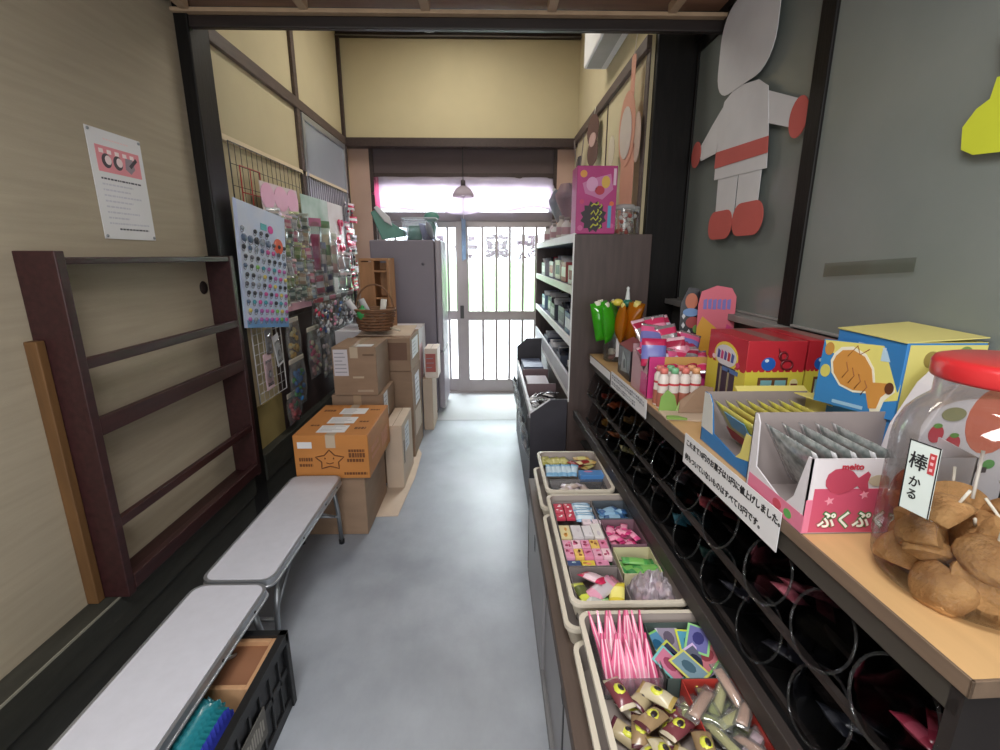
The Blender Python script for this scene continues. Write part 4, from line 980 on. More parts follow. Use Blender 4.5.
MB().tube([(0, 0, .34), (.01, 0, .40)], .003, P((220, 214, 204)), 5).build('string', t)
cutout('paper_disc', 'small cream paper disc on the wall between the brown and peach cut-outs', 3.36, 2.10, [('disc', oval(0, .07, .045, .09), (214, 200, 178), 0)])
t = cutout('paper_figure', 'grey and white small cut-out hanging farthest on the right entry wall', 4.55, 2.08, [('paper_body', rrect(-.05, .05, 0, .28, .03), (70, 64, 66), 0), ('white_panel', rrect(-.05, .04, -.02, .14, .015), (206, 204, 206), 1), ('paper_arm', [(-.06, .2), (-.04, .18), (-.13, .44), (-.15, .43)], (120, 108, 104), 1), ('paper_arm', [(.04, .18), (.06, .2), (.12, .42), (.1, .43)], (120, 108, 104), 1)])
# ================================================================== RIGHT SIDE: cabinet, trays, jar rack, counter
# cabinet under the trays
cb = thing('low_cabinet', 'long low cabinet with grey sliding doors carrying the trays of sweets', 'cabinet', (.34, 1.40, 0))
KX0, KX1, KY0, KY1 = .178 - .34, .53 - .34, .30 - 1.40, 2.02 - 1.40
KB = M('brown_cabinet_edge', (84, 70, 62), .55, var=.2, nscale=10, stretch=(4, .5, 4)); KD = M('grey_cabinet_door', (142, 141, 144), .34, var=.08, nscale=4)
MB().box(KX0 - .006, KX1, KY0, KY1, .455, .50, KB).build('cabinet_top', cb, bevel=.003)
MB().box(KX0 + .03, KX1, KY0, KY1, 0, .455, M('dark_cabinet_body', (64, 60, 60), .6, var=.1)).build('cabinet_body', cb)
MB().box(KX0, KX0 + .03, KY0, KY1, .0, .03, M('grey_cabinet_plinth', (120, 120, 122), .5, var=.1)).build('plinth', cb)
for k, (y0, y1, x) in enumerate(((.30, .95, .0), (.90, 1.46, .012), (1.42, 2.02, .0))):
    d = MB().box(KX0 + x, KX0 + x + .012, y0 - 1.4, y1 - 1.4, .03, .452, KD).build('door', cb, bevel=.001)
    ed = (y1 if k in (0, 2) else y0) - 1.4
    MB().box(KX0 + x - .0015, KX0 + x + .004, ed - .016, ed, .03, .452, M('dark_door_edge', (44, 42, 44), .5)).build('door_edge', d)
    MB().box(KX0 + x - .0012, KX0 + x + .003, (y0 + .12 if k % 2 else y1 - .32) - 1.4, (y0 + .15 if k % 2 else y1 - .29) - 1.4, .33, .39, M('dark_finger_pull', (40, 38, 40), .5)).build('door_handle', d)
# trays
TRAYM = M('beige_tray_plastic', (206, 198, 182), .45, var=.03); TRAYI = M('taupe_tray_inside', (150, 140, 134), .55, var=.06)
def tray(label, x0, x1, y0, y1, z0, name='bread_tray', h=.068):
    cx, cy = (x0 + x1) / 2, (y0 + y1) / 2; a, b = (x1 - x0) / 2, (y1 - y0) / 2
    t = thing(name, label, 'tray', (cx, cy, z0))
    rings = [(rrect(-a + .02, a - .02, -b + .02, b - .02, .02), .0), (rrect(-a + .004, a - .004, -b + .004, b - .004, .028), h - .014), (rrect(-a, a, -b, b, .03), h - .012), (rrect(-a, a, -b, b, .03), h), (rrect(-a + .012, a - .012, -b + .012, b - .012, .024), h)]
    n = len(rings[0][0])
    vs = [(p[0], p[1], z) for r, z in rings for p in r]; fs = [tuple(range(n - 1, -1, -1))]
    for q in range(len(rings) - 1):
        for k in range(n): l = (k + 1) % n; fs.append((q * n + k, q * n + l, (q + 1) * n + l, (q + 1) * n + k))
    MB().add(vs, fs, TRAYM).build('tray_shell', t)
    r2 = [(rrect(-a + .012, a - .012, -b + .012, b - .012, .024), h - .0005), (rrect(-a + .024, a - .024, -b + .024, b - .024, .018), .004)]
    vs = [(p[0], p[1], z) for r, z in r2 for p in r]; fs = [(k, n + k, n + (k + 1) % n, (k + 1) % n) for k in range(n)] + [tuple(range(n, 2 * n))]
    MB().add(vs, fs, TRAYI).build('tray_inside', t)
    return t
tray('beige tray under the nearest tray of sweets, its rim showing on the aisle side', .199, .52, .41, .985, .501)
tray('beige tray nearest the camera, holding pink sticks, picture cards and wrapped snacks', .213, .535, .43, 1.004, .571)
tray('beige tray under the middle tray, its rim showing on the aisle side', .190, .505, 1.02, 1.585, .501)
tray('beige middle tray with small pink boxes and coloured packs', .203, .518, 1.028, 1.605, .571)
tray('beige tray under the farthest tray', .19, .46, 1.625, 1.99, .501)
tray('beige farthest tray with blue and yellow packs, next to the low bin', .207, .475, 1.628, 2.005, .571)
ZT = .577
rr = random.Random(71)
def divider_box(label, x0, x1, y0, y1, z0, h, mat, name='sorting_box', inner=None):
    cx, cy = (x0 + x1) / 2, (y0 + y1) / 2; a, b = (x1 - x0) / 2, (y1 - y0) / 2; k = .002
    t = thing(name, label, 'box', (cx, cy, z0))
    MB().box(-a, a, -b, b, 0, k, inner or mat).build('box_bottom', t)
    mb = MB().box(-a, -a + k, -b, b, 0, h, mat).box(a - k, a, -b, b, 0, h, mat).box(-a, a, -b, -b + k, 0, h, mat).box(-a, a, b - k, b, 0, h, mat)
    mb.build('box_wall', t); return t
GRB = M('grey_sorting_box', (128, 120, 118), .6, var=.08); CLB = CLEAR('clear_box', tint=(232, 232, 234), milk=.10, gloss=.2)
# --- nearest tray
divider_box('clear box of pink sticks at the far aisle corner of the nearest tray', .240, .366, .815, .976, ZT, .052, CLB)
divider_box('dark green box of picture cards at the far wall side of the nearest tray', .372, .512, .815, .976, ZT, .050, M('slate_green_box', (72, 84, 80), .5, var=.06))
divider_box('box with a red inside holding clear tubes, front wall side of the nearest tray', .400, .512, .60, .810, ZT, .055, M('red_lined_box', (168, 52, 44), .5, var=.06), inner=GRB)
PINKST = [P(c, .3) for c in ((222, 96, 140), (232, 130, 164), (206, 76, 122))]
for row in range(2):
    for k in range(11):
        x = .250 + k * .0106; y = .945 - row * .072
        lean = -.55 + rr.uniform(-.12, .12)
        w_ = .0085; T = T3(0, 0, .035, rx=R(44) + rr.uniform(-.12, .12), ry=rr.uniform(-.2, .2), rz=rr.uniform(-.16, .16)); c_ = rr.choice(PINKST)
        mb = MB().prism([(-w_, -.055), (w_, -.055), (w_ * .8, .0), (.0015, .062), (-.0015, .062), (-w_ * .8, .0)], -.005, .004, c_, T=T)
        mb.prism([(-.002, -.05), (.002, -.05), (.0012, .05), (-.0012, .05)], .004, .0052, P((240, 190, 206), .25), T=T)
        tag(mb.build('candy_stick', loc=(x, y - .01, ZT + .006)), 'pink stick sweet in the %s row of the clear box, %s from the aisle' % (('back', 'front')[row], ORD[k]), 'candy', 'pink stick sweets')
cards = [((130, 206, 110), (90, 150, 190), 'green-edged picture card with a blue middle'), ((200, 196, 210), (150, 140, 160), 'silver picture card with a grey middle'), ((206, 216, 70), (80, 160, 190), 'yellow-edged picture card with a blue middle'), ((196, 206, 80), (60, 60, 90), 'lime card with a dark swirl'), ((206, 180, 226), (96, 100, 120), 'lilac card with a dark grey square'), ((120, 200, 90), (190, 110, 120), 'green card with a reddish middle'), ((120, 196, 196), (206, 120, 150), 'teal picture card'), ((206, 206, 96), (120, 150, 166), 'yellow card with a blue-grey middle'), ((140, 206, 130), (110, 110, 170), 'green card with a violet middle')]
pos = [(.397, .93, .5), (.428, .95, .05), (.470, .93, -.1), (.414, .885, .75), (.463, .873, .55), (.490, .885, -.9), (.397, .86, .8), (.435, .85, .6), (.486, .925, -.5)]
for k, ((e, m_, lab), (x, y, rz)) in enumerate(zip(cards, pos)):
    T = T3(0, 0, 0, rx=rr.uniform(.15, .45), rz=rz); mb = MB().box(-.027, .027, -.036, .036, 0, .0012, P(e, .25), T).box(-.022, .022, -.031, .031, .0012, .0016, P(m_, .25), T)
    mb.prism(oval(0, .002, .013, .017, 10), .0016, .002, P(tuple(max(0, v - 50) for v in m_), .25), T=T)
    tag(mb.build('picture_card', loc=(x, y, ZT + .022 + k * .003)), lab + ' in the dark green box of the nearest tray', 'card', 'picture cards')
SN = [((176, 160, 124), (96, 44, 56)), ((196, 184, 152), (176, 150, 80)), ((150, 124, 90), (80, 36, 44)), ((206, 198, 180), (90, 50, 54)), ((120, 60, 66), (196, 186, 160))]
n = 0
for j in range(6):
    for i in range(6):
        x = .262 + .026 * i + rr.uniform(-.005, .005); y = .49 + .057 * j + rr.uniform(-.01, .01)
        if x > .392 and y > .59: continue
        a, b = rr.choice(SN); rz = rr.uniform(-1.0, 1.0)
        mb = MB().pillow(.036, .074, .026, P(a, .25), crimp=P(b, .25), T=T3(0, 0, 0, rx=rr.uniform(-.3, .3), ry=rr.uniform(-.35, .35), rz=rz), wob=.05)
        mb.ball((0, 0, .010), (.012, .015, .006), P((206, 210, 60), .3), 10, 5, T3(0, 0, 0, rz=rz)); mb.ball((.002, .0, .0125), (.007, .010, .005), P((44, 34, 40), .3), 8, 5, T3(0, 0, 0, rz=rz))
        tag(mb.build('wrapped_snack', loc=(x, y, ZT + .018 + .016 * (n % 3))), 'cream and maroon wrapped snack with a yellow mark in the heap of the nearest tray', 'snack', 'wrapped snacks with yellow marks'); n += 1
for k in range(20):
    x = .414 + rr.uniform(0, .082); y = .63 + rr.uniform(0, .155); rz = rr.uniform(-1.4, 1.4); up = rr.uniform(-.3, .3)
    mb = MB().pillow(.028, .11, .022, FILM, T=T3(0, 0, 0, rx=up, rz=rz), nx=6, ny=8)
    mb.pillow(.020, .085, .014, P(rr.choice([(176, 170, 110), (190, 150, 130), (150, 156, 90), (206, 176, 186)]), .3), T=T3(0, 0, 0, rx=up, rz=rz), nx=5, ny=6)
    tag(mb.build('clear_candy_tube', loc=(x, y, ZT + .016 + .006 * (k % 8))), 'clear tube of pale sweets lying in the red-lined box', 'candy', 'clear candy tubes')
small = [('yellow crumpled packet in the front aisle corner of the nearest tray', .285, .49, (226, 180, 50))]
# --- middle tray
def flat_pack(label, x, y, z, w_, l, h, c1, c2, rz=0, rx=0, ry=0, name='candy_packet', group=None, mark=None, crimp=None):
    mb = MB().pillow(w_, l, h, P(c1, .3), T=T3(0, 0, 0, rx=rx, ry=ry, rz=rz), nx=6, ny=8, band=P(c2, .3), crimp=P(crimp or c1, .3))
    tag(mb.build(name, loc=(x, y, z)), label, 'packet', group)
def tiny_box(label, x, y, z, w_, l, h, c1, c2, marks=2, name='candy_box', group=None):
    a, b = w_ / 2, l / 2
    t = tag(MB().box(-a, a, -b, b, 0, h, P(c1, .4)).build(name, loc=(x, y, z), bevel=.001), label, 'box', group)
    mb = MB(); r2 = random.Random(int(x * 1e4 + y * 1e5))
    for q in range(marks): mb.prism(oval(r2.uniform(-.5, .5) * a, r2.uniform(-.6, .6) * b, a * r2.uniform(.2, .42), b * r2.uniform(.15, .35), 10), h, h + .0006, P(c2 if q % 2 == 0 else tuple(min(255, v + 60) for v in c2), .4))
    if marks: mb.build('box_print', t)
    return t
divider_box('grey sorting box along the aisle side of the middle tray', .222, .366, 1.20, 1.575, ZT, .048, GRB)
for j in range(3):
    for i in range(2):
        tiny_box('red small packet with a white edge in the middle tray, %s row, %s column' % (ORD[j], ('aisle', 'inner')[i]), .243 + .034 * i, 1.555 - .034 * j, ZT + .03, .031, .031, .012, (206, 60, 84), (240, 226, 230), 2, group='red packets in the middle tray')
for j in range(6):
    flat_pack('pale blue packet with a white band, %s from the far end of the middle tray' % ORD[j], .328 + rr.uniform(-.004, .004), 1.562 - j * .017, ZT + .036 + .002 * (j % 2), .062, .034, .012, (130, 178, 214), (206, 224, 236), rz=rr.uniform(-.15, .15), rx=.4, group='pale blue packets')
for k, (x, y, w_, l, c, lab) in enumerate(((.326, 1.448, .03, .026, (226, 206, 214), 'small pinkish box, aisle one of the pair before the blue packets'), (.360, 1.447, .03, .026, (228, 208, 218), 'small pinkish box, inner one of the pair before the blue packets'),
        (.243, 1.385, .034, .075, (220, 206, 150), 'small yellow box with orange pictures in the middle tray'), (.281, 1.385, .034, .075, (214, 208, 212), 'white box next to the yellow picture box'), (.317, 1.39, .03, .06, (222, 216, 220), 'white box, third from the aisle in the middle tray'), (.350, 1.39, .032, .085, (226, 220, 216), 'long white box, nearest the divider in the middle tray'))):
    tiny_box(lab, x, y, ZT + .028, w_, l, .016, c, (214, 150, 60) if k == 2 else (206, 196, 204), 3 if k == 2 else 1)
for i in range(5):
    for j in range(2):
        c = ((226, 160, 186), (236, 196, 206), (226, 150, 180), (232, 190, 90), (222, 130, 166))[(i + j * 2) % 5]
        tiny_box('pink picture box, %s from the aisle in the %s pink row of the middle tray' % (ORD[i], ('back', 'front')[j]), .238 + .0285 * i, 1.313 - .046 * j, ZT + .028, .027, .043, .018, c, (170, 50, 90) if c[2] > 100 else (150, 90, 40), 4, group='pink picture boxes')
for i in range(3):
    tiny_box(('navy box at the front aisle corner of the sorting box', 'yellow box at the front of the sorting box', 'pink box at the front of the sorting box')[i], .246 + .042 * i, 1.228, ZT + .022, .039, .026, .016, ((50, 80, 130), (226, 200, 60), (222, 140, 176))[i], ((160, 190, 220), (190, 90, 60), (150, 50, 90))[i], 2)
divider_box('clear box of blue packets along the inner side of the middle tray', .370, .488, 1.452, 1.575, ZT, .05, M('slate_box', (84, 92, 100), .5, var=.06))
for k in range(14):
    flat_pack('dark blue packet in the slate box of the middle tray', .393 + rr.uniform(0, .07), 1.475 + rr.uniform(0, .07), ZT + .012 + .0026 * k, .03, .075, .012, rr.choice([(50, 92, 146), (36, 66, 116), (84, 136, 186)]), (140, 180, 210), rz=R(90) + rr.uniform(-.5, .5), group='dark blue packets')
divider_box('mauve box of magenta packets along the inner side of the middle tray', .372, .488, 1.30, 1.445, ZT, .05, M('mauve_box', (128, 96, 108), .55, var=.06))
for k in range(22):
    flat_pack('magenta packet in the mauve box of the middle tray', .392 + rr.uniform(0, .075), 1.325 + rr.uniform(0, .09), ZT + .012 + .0017 * k, .024, .05, .012, rr.choice([(206, 50, 116), (226, 80, 140), (170, 40, 96)]), (236, 150, 180), rz=rr.uniform(0, 3), rx=rr.uniform(-.3, .3), group='magenta packets')
divider_box('cream open box with green packets in the middle tray', .376, .49, 1.165, 1.292, ZT, .046, M('cream_open_box', (206, 200, 160), .55, var=.05), inner=M('green_box_inside', (66, 98, 80), .6))
for k in range(9):
    flat_pack('green shiny packet in the cream open box', .40 + rr.uniform(0, .065), 1.185 + rr.uniform(0, .06), ZT + .012 + .003 * k, .035, .085, .014, rr.choice([(50, 140, 70), (36, 110, 66), (80, 170, 80)]), (120, 190, 90), rz=R(90) + rr.uniform(-.5, .5), ry=rr.uniform(-.2, .2), group='green packets')
divider_box('grey front compartment of mixed packs in the middle tray', .222, .366, 1.046, 1.192, ZT, .05, GRB)
MIX = [('crimson and white packet on top of the mixed packs', .285, 1.14, .06, .10, (206, 40, 84), (226, 196, 206), .7), ('pink and grey packet in the middle of the mixed packs', .30, 1.10, .055, .11, (220, 150, 176), (190, 180, 186), -.9), ('yellow packet at the inner side of the mixed packs', .335, 1.085, .05, .09, (222, 200, 50), (236, 226, 120), -.3), ('lime packet at the aisle side of the mixed packs', .245, 1.10, .045, .08, (206, 214, 70), (90, 100, 50), .3),
       ('white packet at the front of the mixed packs', .275, 1.065, .05, .06, (214, 216, 214), (190, 196, 190), 1.3), ('green packet at the front of the mixed packs', .298, 1.06, .04, .05, (96, 180, 90), (160, 206, 140), .2), ('dark and yellow packet at the front aisle corner of the mixed packs', .244, 1.065, .04, .06, (60, 64, 40), (206, 206, 70), -.4), ('pink-banded packet lying across the back of the mixed packs', .32, 1.145, .05, .10, (200, 120, 140), (232, 214, 206), -1.1)]
for k, (lab, x, y, w_, l, c1, c2, rz) in enumerate(MIX):
    flat_pack(lab, x, y, ZT + .022 + .004 * (8 - k), w_ * .82, l * .82, .018, c1, c2, rz=rz, rx=rr.uniform(-.25, .25), ry=rr.uniform(-.3, .3))
# clear bag of pink sweets
cbg = thing('sweets_bag', 'crumpled clear bag of pink sweets at the front inner corner of the middle tray', 'bag', (.435, 1.10, ZT))
nx, ny = 16, 14; vs = []; fs = []; r2 = random.Random(9)
for j in range(ny + 1):
    for i in range(nx + 1):
        u, v = i / nx * 2 - 1, j / ny * 2 - 1
        h = .085 * max(0, 1 - abs(u) ** 2.5) ** .7 * max(0, 1 - abs(v) ** 2.5) ** .7
        vs.append((u * .062, v * .058, .004 + h * (1 + r2.uniform(-.22, .22))))
for j in range(ny):
    for i in range(nx): a = j * (nx + 1) + i; fs.append((a, a + 1, a + nx + 2, a + nx + 1))
MB().add(vs, fs, CLEAR('crinkled_film', gloss=.5, rough=.15, milk=.36, milkcol=(226, 218, 226)), False).build('bag', cbg)
mb = MB()
for k in range(60):
    u, v = r2.uniform(-.8, .8), r2.uniform(-.8, .8); h = .07 * (1 - abs(u) ** 2.5) * (1 - abs(v) ** 2.5)
    mb.ball((u * .058, v * .054, .01 + h * r2.uniform(.2, .9)), (.012, .009, .008), P(r2.choice([(226, 204, 216), (214, 190, 210), (226, 176, 196), (216, 200, 204), (220, 170, 160)]), .35), 7, 5)
s_ = mb.build('sweets', cbg); s_['kind'] = 'stuff'
# --- farthest tray
for k in range(5):
    flat_pack('olive yellow packet, %s from the aisle at the far end of the farthest tray' % ORD[k], .243 + .022 * k, 1.955 + rr.uniform(-.01, .01), ZT + .035, .035, .06, .012, (176, 172, 84), (206, 200, 130), rz=rr.uniform(-1, 1), rx=.3, group='olive packets')
for k in range(8):
    flat_pack('red and cream packet heaped at the far inner corner of the farthest tray', .365 + rr.uniform(0, .08), 1.90 + rr.uniform(0, .07), ZT + .03 + .004 * k, .03, .07, .012, rr.choice([(196, 160, 90), (170, 60, 50), (206, 190, 130), (80, 60, 50)]), rr.choice([(206, 196, 120), (150, 40, 40)]), rz=rr.uniform(0, 3), group='red and cream packets')
for k in range(6):
    flat_pack('light blue packet, %s in the row across the farthest tray' % ORD[k], .25 + .021 * k, 1.868, ZT + .033, .032, .07, .014, (120, 176, 214), (190, 214, 230), rz=rr.uniform(-.4, .4), rx=.35, group='light blue packets')
tiny_box('blue and pink box lying across the farthest tray', .415, 1.80, ZT + .024, .10, .05, .03, (70, 130, 196), (206, 120, 160), 1)
fb = divider_box('clear lidless box with pale packs at the front of the farthest tray', .235, .455, 1.655, 1.768, ZT, .04, CLB)
for k in range(9):
    flat_pack('pale packet in the clear box at the front of the farthest tray', .30 + rr.uniform(0, .13), 1.675 + rr.uniform(0, .07), ZT + .012 + .003 * k, .03, .07, .012, rr.choice([(206, 200, 196), (190, 176, 170), (214, 196, 206)]), (190, 170, 160), rz=rr.uniform(0, 3), group='pale packets')

# ------------------------------------------------------------------ counter with the jar rack below (turned a little to the aisle)
CT0 = Vector((.582, .455, 0)); CROT = math.atan2(.064, 2.012); CL_ = 2.05
RC = Matrix.Translation(CT0) @ Matrix.Rotation(CROT, 4, 'Z')
def CW_(x, y, z): return RC @ Vector((x, y, z))
ct = thing('shop_counter', 'long wooden counter along the glass doors with a jar rack below its top', 'counter', tuple(CT0), CROT)
TOPW = M('pale_counter_wood', (196, 160, 112), .4, var=.08, nscale=6, stretch=(4, .4, 4)); EDGEW = M('brown_counter_edge', (112, 94, 78), .5, var=.18, nscale=10, stretch=(4, .4, 4)); FASC = M('dark_grey_fascia', (62, 58, 52), .55, var=.14, nscale=8, stretch=(4, .5, 4))
MB().box(.004, .42, .004, 1.99, .982, 1.0, TOPW).build('counter_top', ct)
MB().box(.0, .0045, .0, 1.99, .974, 1.0, EDGEW).box(.0, .42, .0, .0045, .974, 1.0, EDGEW).build('edge_strip', ct, bevel=.001)
MB().box(.006, .024, .01, 1.99, .93, .98, FASC).build('fascia', ct, bevel=.002)
MB().box(.006, .44, .008, .026, .0, .975, M('black_brown_end_panel', (38, 34, 34), .5, var=.15, nscale=8)).build('end_panel', ct)
MB().box(.33, .345, .03, 1.99, .45, .975, M('dark_back_board', (24, 23, 24), .7)).build('back_board', ct)
RAILD = M('dark_rack_rail', (46, 40, 38), .5, var=.2, nscale=9, stretch=(4, .5, 4))
MB().box(-.072, -.05, .03, 1.99, .646, .690, RAILD).build('front_rail', ct, bevel=.002)
MB().box(-.026, .33, .03, 1.99, .505, .515, MATS['dark_back_board']).build('rack_floor', ct)
TILT = R(20); dax = Vector((math.cos(TILT), 0, -math.sin(TILT))); nax = Vector((math.sin(TILT), 0, math.cos(TILT)))
mb = MB()
for z, xx in ((.722, .0), (.863, .0)):
    for s in (.03, .17):
        p = Vector((xx, 0, z)) + dax * s - nax * .073
        mb.box(p.x - .006, p.x + .006, .03, 1.99, p.z - .006, p.z + .006, RAILD)
mb.build('rack_rail', ct)
def make_jar():
    t = thing('candy_jar', 'jar', 'jar', (0, 0, 0))
    T = Matrix(((nax.x, 0, -dax.x, 0), (0, 1, 0, 0), (nax.z, 0, -dax.z, 0), (0, 0, 0, 1)))   # local z points out of the mouth
    MB().lathe([(.001, -.215), (.054, -.215), (.065, -.205), (.067, -.19), (.067, -.02), (.063, -.008), (.0635, 0)], ACRYL, 28, T=T).build('jar_body', t)
    MB().tube([(T @ Vector((.067 * math.cos(2 * math.pi * k / 32), .067 * math.sin(2 * math.pi * k / 32), .0))) for k in range(32)], .0026, CLEAR('jar_rim_plastic', tint=(226, 228, 230), milk=.02, gloss=.04, fres=.25), 8, closed=True).build('jar_rim', t)
    return t
jar0 = None
RQ = Matrix.Rotation(CROT, 4, 'Z').to_euler()
def put_jar(y, z, label, x=.004):
    global jar0
    p = CW_(x, y - .455, z)
    if jar0 is None: jar0 = make_jar(); jar0['label'] = label; jar0['group'] = 'candy jars in the rack'; jar0.location = p; jar0.rotation_euler = RQ; return jar0
    return copy_tree(jar0, p, RQ, label, 'candy jars in the rack')
ups = [.545, .690, .85, 1.045, 1.225, 1.41, 1.595, 1.78, 1.965, 2.15, 2.33]; los = [.665, .85, 1.025, 1.205, 1.39, 1.575, 1.76, 1.945, 2.13, 2.31]
for k, y in enumerate(ups): put_jar(y, .863, 'clear jar lying in the upper row under the counter, %s from the camera end' % ORD[k])
for k, y in enumerate(los): put_jar(y, .722, 'clear jar lying in the lower row above the trays, %s from the camera end' % ORD[k])
rr = random.Random(81)
cont = [(.545, .863, (126, 36, 56), 'dark red'), (.85, .863, (150, 70, 84), 'pinkish'), (1.225, .863, (146, 58, 66), 'rosy'), (1.41, .863, (70, 60, 64), 'brownish'), (1.205, .722, (30, 60, 56), 'dark green'), (1.575, .722, (60, 46, 44), 'brown'), (1.025, .722, (34, 34, 44), 'black'), (.85, .722, (30, 30, 38), 'charcoal'), (.665, .722, (38, 40, 48), 'slate'),
        (1.39, .722, (60, 130, 150), 'teal'), (2.15, .863, (206, 96, 50), 'orange'), (2.33, .863, (190, 70, 50), 'red-orange'), (1.965, .863, (150, 110, 60), 'ochre'), (2.13, .722, (214, 110, 50), 'bright orange'), (2.31, .722, (206, 150, 60), 'golden'), (1.945, .722, (180, 170, 110), 'pale yellow'), (1.78, .863, (96, 60, 50), 'chestnut'), (1.76, .722, (80, 70, 60), 'olive brown')]
for y, z, c, nm in cont:
    for q in range(5):
        s = .075 + .026 * q; h = -.034 + .011 * (q % 3)
        p = Vector((.004, y - .455 + rr.uniform(-.02, .02), z)) + dax * s + nax * h
        mb = MB().pillow(.04, .07, .018, P(c, .3), T=T3(0, 0, 0, ry=TILT + rr.uniform(-.2, .2), rz=rr.uniform(-1, 1)), nx=5, ny=6, band=P(tuple(min(255, v + 25) for v in c), .3))
        tag(mb.build('candy_packet', loc=CW_(*p)), '%s candy packet lying inside the %s jar row' % (nm, 'upper' if z > .8 else 'lower'), 'packet', '%s packets in a jar' % nm)
# ================================================================== signs and goods on the counter
def sign(name, label, y0, y1, z0, z1, lines, size, x=-.004, lab=None, tilt=.0):
    c = CW_(x, (y0 + y1) / 2 - .455, (z0 + z1) / 2)
    t = thing(name, label, 'sign', tuple(c), CROT)
    T = frame((0, 0, 0), (0, -1, 0), (-tilt, 0, 1)); a, b = (y1 - y0) / 2, (z1 - z0) / 2
    MB().box(-a, a, -b, b, -.0015, 0, PAPER, T).build('sign_sheet', t)
    mb = MB(); n = len(lines)
    if not lines: return t
    for k, s in enumerate(lines):
        mb.text(s, size, INK, T @ T3(-a + .012, b * (1 - (2 * k + 1) / n) * .95, .0004), align='LEFT', bold=.0006)
    mb.build('lettering', t); return t
sign('price_sign', 'long white notice with two lines of black writing on the counter front', .822, 1.258, .926, 1.013, ['これまで10円のお菓子は15円に値上げしました。', '何もついていないものはすべて15円です。'], .0199)
def faint_print(t, a, rows, seed, parent='sign_sheet'):
    sh_ = MB(); rr = random.Random(seed); T = frame((0, 0, 0), (0, -1, 0), (0, 0, 1))
    for y, x1, h_ in rows:
        x = -a + .015
        while x < x1:
            w_ = rr.uniform(.012, .02); sh_.box(x, x + w_ * .8, y - h_ * rr.uniform(.3, .5), y + h_ * rr.uniform(.3, .5), 0, .0005, P(rr.choice([(110, 112, 124), (150, 152, 162), (96, 98, 112)]), .7), T)
            sh_.box(x + w_ * .2, x + w_ * .7, y - h_ * .12, y + h_ * .12, .0005, .0009, P((214, 214, 218)), T); x += w_ + .003
    sh_.build('sign_print', t)
sg = sign('price_sign', 'smaller white notice on the counter front below the magenta carton', 1.57, 2.01, .945, 1.012, [], .025)
faint_print(sg, .22, [(.014, .20, .022), (-.015, .10, .02)], 4)
sign('price_strip', 'plain white strip on the far end of the counter front', 2.03, 2.40, .965, 1.0, [], .02)

# jar of brown sugar cakes with a red lid
jx, jy = .736, .624
jr = thing('cookie_jar', 'big clear jar with a red lid and brown cakes on the near counter end', 'jar', (jx, jy, 1.0))
JP = CLEAR('big_jar_plastic', tint=(243, 243, 243), gloss=.10, rough=.05)
MB().lathe([(.001, .004), (.095, .004), (.113, .010), (.120, .025), (.124, .06), (.125, .22), (.123, .245), (.115, .268), (.103, .285), (.092, .296), (.088, .302), (.088, .335)], JP, 48).build('jar_body', jr)
LID = M('red_plastic_lid', (188, 42, 46), .3, var=.03, coat=.3)
MB().lathe([(.001, .360), (.083, .360), (.093, .357), (.096, .351), (.096, .334), (.0945, .330), (.09, .330), (.089, .335), (.001, .352)], LID, 48).build('lid', jr)
mb = MB()
lab_a = R(187)   # towards the camera
T = frame((.1262 * math.cos(lab_a), .1262 * math.sin(lab_a), .192), (-math.sin(lab_a), math.cos(lab_a), 0), (0, 0, 1)) @ Matrix.Rotation(R(2), 4, 'Z')
mb.box(-.021, .021, -.052, .052, -.001, .001, P((214, 226, 222), .5), T)
fr = [(-.021, -.052), (.021, -.052), (.021, .052), (-.021, .052)]
for k in range(4):
    p, q = fr[k], fr[(k + 1) % 4]; 
    if k == 0: continue
    mb.box(min(p[0], q[0]) - .0008, max(p[0], q[0]) + .0008, min(p[1], q[1]) - .0008, max(p[1], q[1]) + .0008, .001, .0014, INK, T)
for k, ch in enumerate('棒かる'): mb.text(ch, (.027, .018, .017)[k], INK, T @ T3((-.005, -.005, -.006)[k], (.022, -.008, -.027)[k], .0014, rz=-.05), bold=.0002)
mb.box(.009, .018, .012, .042, .001, .0016, P((196, 60, 66), .5), T)
for k in range(3): mb.box(.0115, .0155, .0165 + .009 * k, .0205 + .009 * k, .0016, .002, P((232, 180, 184)), T)
mb.build('label', jr)
rr = random.Random(91)
CAKE = M('brown_sugar_cake', (158, 112, 64), .8, var=.18, nscale=30, bump=.5, bscale=140, col2=(198, 154, 100))
CUT = M('cut_face_of_sugar_cake', (184, 140, 88), .85, var=.2, nscale=45, bump=.6, bscale=120)
